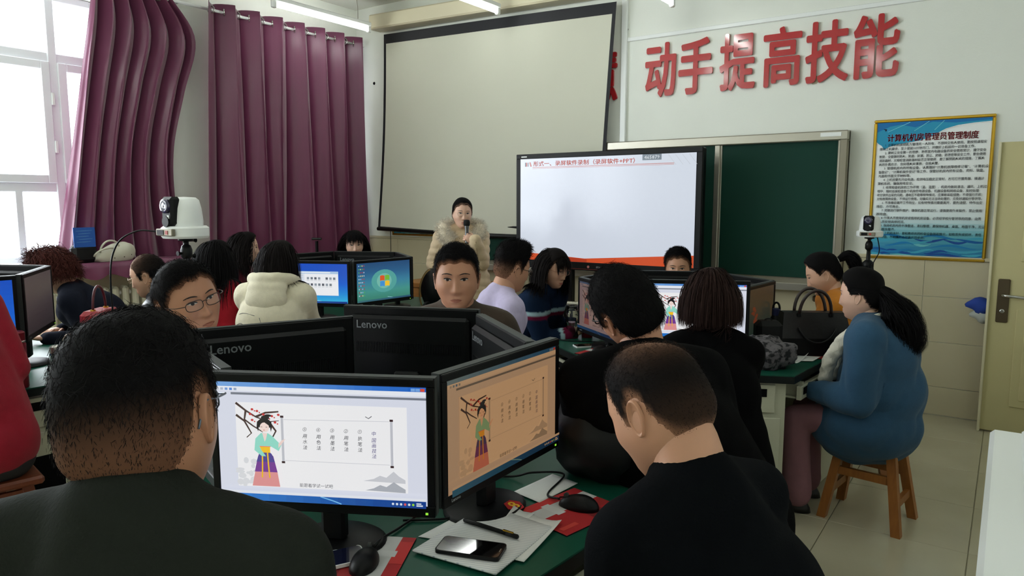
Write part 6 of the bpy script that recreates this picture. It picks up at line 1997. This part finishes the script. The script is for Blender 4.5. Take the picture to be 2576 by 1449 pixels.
# stools under the sitters
for (x, y, a, lab, m) in ((-.505, 3.915, -8, 'honey-coloured wooden stool under the woman in the blue coat', M_wood), (-3.44, 1.12, 80, 'reddish wooden stool under the crimson sweater at the left edge', M_woodred),
        (-.86, .36, 30, 'wooden stool under the man in the olive jacket', M_wood), (-.27, 1.27, 70, 'wooden stool under the man with the thinning crown', M_wood), (-2.75, 1.47, 0, 'wooden stool under the man leaning sideways', M_wood),
        (-2.04, 2.56, 30, 'wooden stool under the man in the brown jacket', M_wood), (-2.36, 2.94, 60, 'wooden stool under the lavender shirt', M_wood), (-2.64, 3.87, 0, 'wooden stool under the navy striped sweater', M_wood),
        (-2.05, 5.18, 20, 'wooden stool in front of the touch display', M_wood), (-.66, 2.12, 50, 'wooden stool under the black sweater', M_wood), (-.82, 2.66, 30, 'wooden stool under the woman with the bob haircut', M_wood),
        (-.74, 4.66, 25, 'wooden stool under the orange jacket', M_wood), (-5.05, 4.78, 30, 'wooden stool under the woman with the fringe', M_wood), (-3.485, 2.56, 30, 'wooden stool under the cream hoodie', M_wood),
        (-4.30, 2.70, 20, 'wooden stool under the bright red sweater', M_wood), (-5.30, 3.50, 40, 'wooden stool under the maroon top', M_wood), (-4.10, 2.36, 45, 'wooden stool under the leather jacket', M_wood), (-4.62, 2.42, 60, 'wooden stool under the bending person', M_wood)):
    stool(x, y, a, lab, m)

# ---- microphone in the presenter's hand
mic = empty('microphone', (-3.628, 4.575, 1.262), label='black handheld microphone with a shiny body held by the presenter', cat='microphone')
q = Vector((-3.655, 4.61, 1.46)) - Vector((-3.628, 4.575, 1.262)); mic.rotation_euler = q.to_track_quat('Z', 'Y').to_euler()
MB().lathe([(0, 0), (.013, 0), (.015, .01), (.016, .12), (.019, .135), (.019, .145)], 18).build('handle', mat('mic_body', (22, 24, 28), .15, coat=.8), mic, auto=40)
MB().lathe([(.019, .145), (.026, .155), (.027, .18), (.022, .195), (0, .2)], 18).build('grille', mat('mic_foam', (12, 12, 13), .9), mic, smooth=True)
# ---- parka details: fur trimmed hood, placket
def fur(pr):
    Nb, rt, fw = pr['Nb'], pr['rt'], pr['fw']; upv = np.array((0, 0, 1.0))
    ang = np.linspace(rad(-62), rad(242), 30)
    path = np.array([Nb + rt * .155 * math.cos(a) - fw * (.10 * math.sin(a) - .045) + upv * (.015 + .03 * math.sin(a) - (.09 if math.sin(a) < 0 else 0) * -math.sin(a)) for a in ang])
    m = MB().tube(path, [.03 + .022 * math.sin(math.pi * k / 29) for k in range(30)], 12)
    m.build('hood_roll', mat('fur_base', (226, 214, 192), .95), pr['garment'], smooth=True)
    n = 11000; r = np.random.default_rng(4)
    k = r.uniform(0, 28.99, n); i = k.astype(int); t = (k - i)[:, None]
    c = path[i] * (1 - t) + path[i + 1] * t
    T = unit_rows(path[i + 1] - path[i]); d = r.normal(size=(n, 3)); d -= T * (d * T).sum(1, keepdims=True); d = unit_rows(d)
    P = [c + d * .03]; dd = d.copy(); L = r.uniform(.03, .065, n)
    for q in range(4):
        dd = unit_rows(dd + np.array((0, 0, -.18)) + r.normal(size=(n, 3)) * .22); P.append(P[-1] + dd * (L / 4)[:, None])
    P = np.stack(P, 1)
    V, F = ribbons(P, r.uniform(.0009, .0018, n), None)
    base = np.array(lin((238, 230, 214)))[None] * r.uniform(.8, 1.15, (n, 1)); tip = np.where(r.uniform(size=(n, 1)) < .22, np.array(lin((70, 60, 52)))[None], base)
    tt = np.clip((np.linspace(0, 1, 5) - .4) / .5, 0, 1)[None, :, None]
    cc = base[:, None] * (1 - tt) + tip[:, None] * tt
    cc = np.repeat(cc[:, :, None, :], 2, 2).reshape(-1, 3)
    link('fur_trim', mesh_cols('fur', V, F, cc), mat('fur_strands', attr=True, rough=.9), pr['garment'])
fur(p5)
def bvh_of(o):
    return BVHTree.FromPolygons([v.co[:] for v in o.data.vertices], [tuple(p.vertices) for p in o.data.polygons])
def project_lines(pr, lines, origin, du, dv, dirv, r, m, name, eps=.002):
    b = bvh_of(pr['garment']); mb = MB()
    for ln in lines:
        pts = []
        for u, v in ln:
            s = origin + du * u + dv * v - dirv * .5
            h = b.ray_cast(Vector(s), Vector(dirv))
            if h[0] is not None: pts.append(np.array(h[0]) - dirv * eps)
        if len(pts) > 2: mb.tube(spline(pts, 3), r, 5)
    if mb.n: mb.build(name, m, pr['garment'], smooth=True)
upv = np.array((0, 0, 1.0))
project_lines(p5, [[(0.02, .0), (.02, -.1), (.015, -.2), (.015, -.35)], [(-.10, -.02), (-.11, -.12), (-.10, -.2)], [(.13, -.02), (.14, -.12)]], p5['Nb'] - upv * .06, p5['rt'], upv, -p5['fw'], .003, mat('parka_seam', (150, 126, 98), .8), 'seam')
# ---- hoodie hood and the drawing on the back
def hoodie(pr):
    Nb, rt, fw = pr['Nb'], pr['rt'], pr['fw']
    g = MB()
    ang = np.linspace(rad(-30), rad(210), 12)
    pts = [Nb + rt * .115 * math.cos(a) - fw * .105 * math.sin(a) + upv * (.045 + .02 * math.sin(a)) for a in ang]
    for a, b in zip(pts[:-1], pts[1:]): g.cap(a, .036, b, .036)
    g.ell(Nb - fw * .115 - upv * .05, (.125, .06, .10), R=pr['Rt'], seg=20, rings=12)
    g.ell(Nb - fw * .10 + upv * .01, (.12, .06, .05), R=pr['Rt'], seg=20, rings=12)
    V, N, F = remesh(g, .011, 5)
    V = V + N * (.006 * np.abs(snoise(V, 24, 3, 2)))[:, None]
    link('hood', mesh_cols('hood', V, F), pr['garment'].data.materials[0], pr['garment'])
    eye = lambda cx: [[(cx + .03 * math.cos(t), .012 * math.sin(t)) for t in np.linspace(0, 6.28, 12)], [(cx - .03, .03), (cx, .042), (cx + .03, .032)], [(cx - .006, 0), (cx, .008), (cx + .006, 0), (cx, -.008), (cx - .006, 0)]]
    lines = eye(-.045) + eye(.045) + [[(-.012, .02), (-.014, -.03), (-.02, -.055), (0, -.065), (.014, -.055)], [(-.035, -.1), (-.012, -.09), (0, -.094), (.015, -.088), (.035, -.1), (.0, -.106), (-.035, -.1)], [(-.03, -.103), (0, -.122), (.03, -.103)], [(-.1, .06), (-.1, -.05), (-.07, -.13), (0, -.17)], [(.08, .08), (.1, .0), (.08, -.1)], [(-.1, .07), (-.03, .1), (.05, .09)]]
    o = Nb - upv * .225 - rt * .085
    project_lines(pr, lines, o, rt, upv, fw, .0016, mat('print_grey', (96, 96, 100), .9), 'face_drawing')
    project_lines(pr, [[(-.03, -.1), (0, -.098), (.03, -.1)], [(-.02, -.11), (0, -.115), (.02, -.11)]], o, rt, upv, fw, .005, mat('print_brown', (90, 60, 50), .9), 'drawn_lips')
hoodie(p14)
# ---- fleece lining of the blue coat
def fleece(pr):
    Nb, rt, fw = pr['Nb'], pr['rt'], pr['fw']
    g = MB()
    for s in (-1, 1):
        a = [Nb + rt * s * .10 + upv * .02, Nb + rt * s * .12 + fw * .10 - upv * .06, Nb + rt * s * .09 + fw * .17 - upv * .18, Nb + rt * s * .06 + fw * .19 - upv * .28]
        for p, q in zip(a[:-1], a[1:]): g.cap(p, .035, q, .035)
    V, N, F = remesh(g, .01, 3); V = V + N * (.004 * snoise(V, 120, 3))[:, None]
    link('fleece_lapel', mesh_cols('fleece', V, F), mat('fleece_white', (206, 202, 188), .95, bump=.6, bscale=120), pr['garment'])
fleece(p12)
# mole on the neck of the nearest man is part of his skin
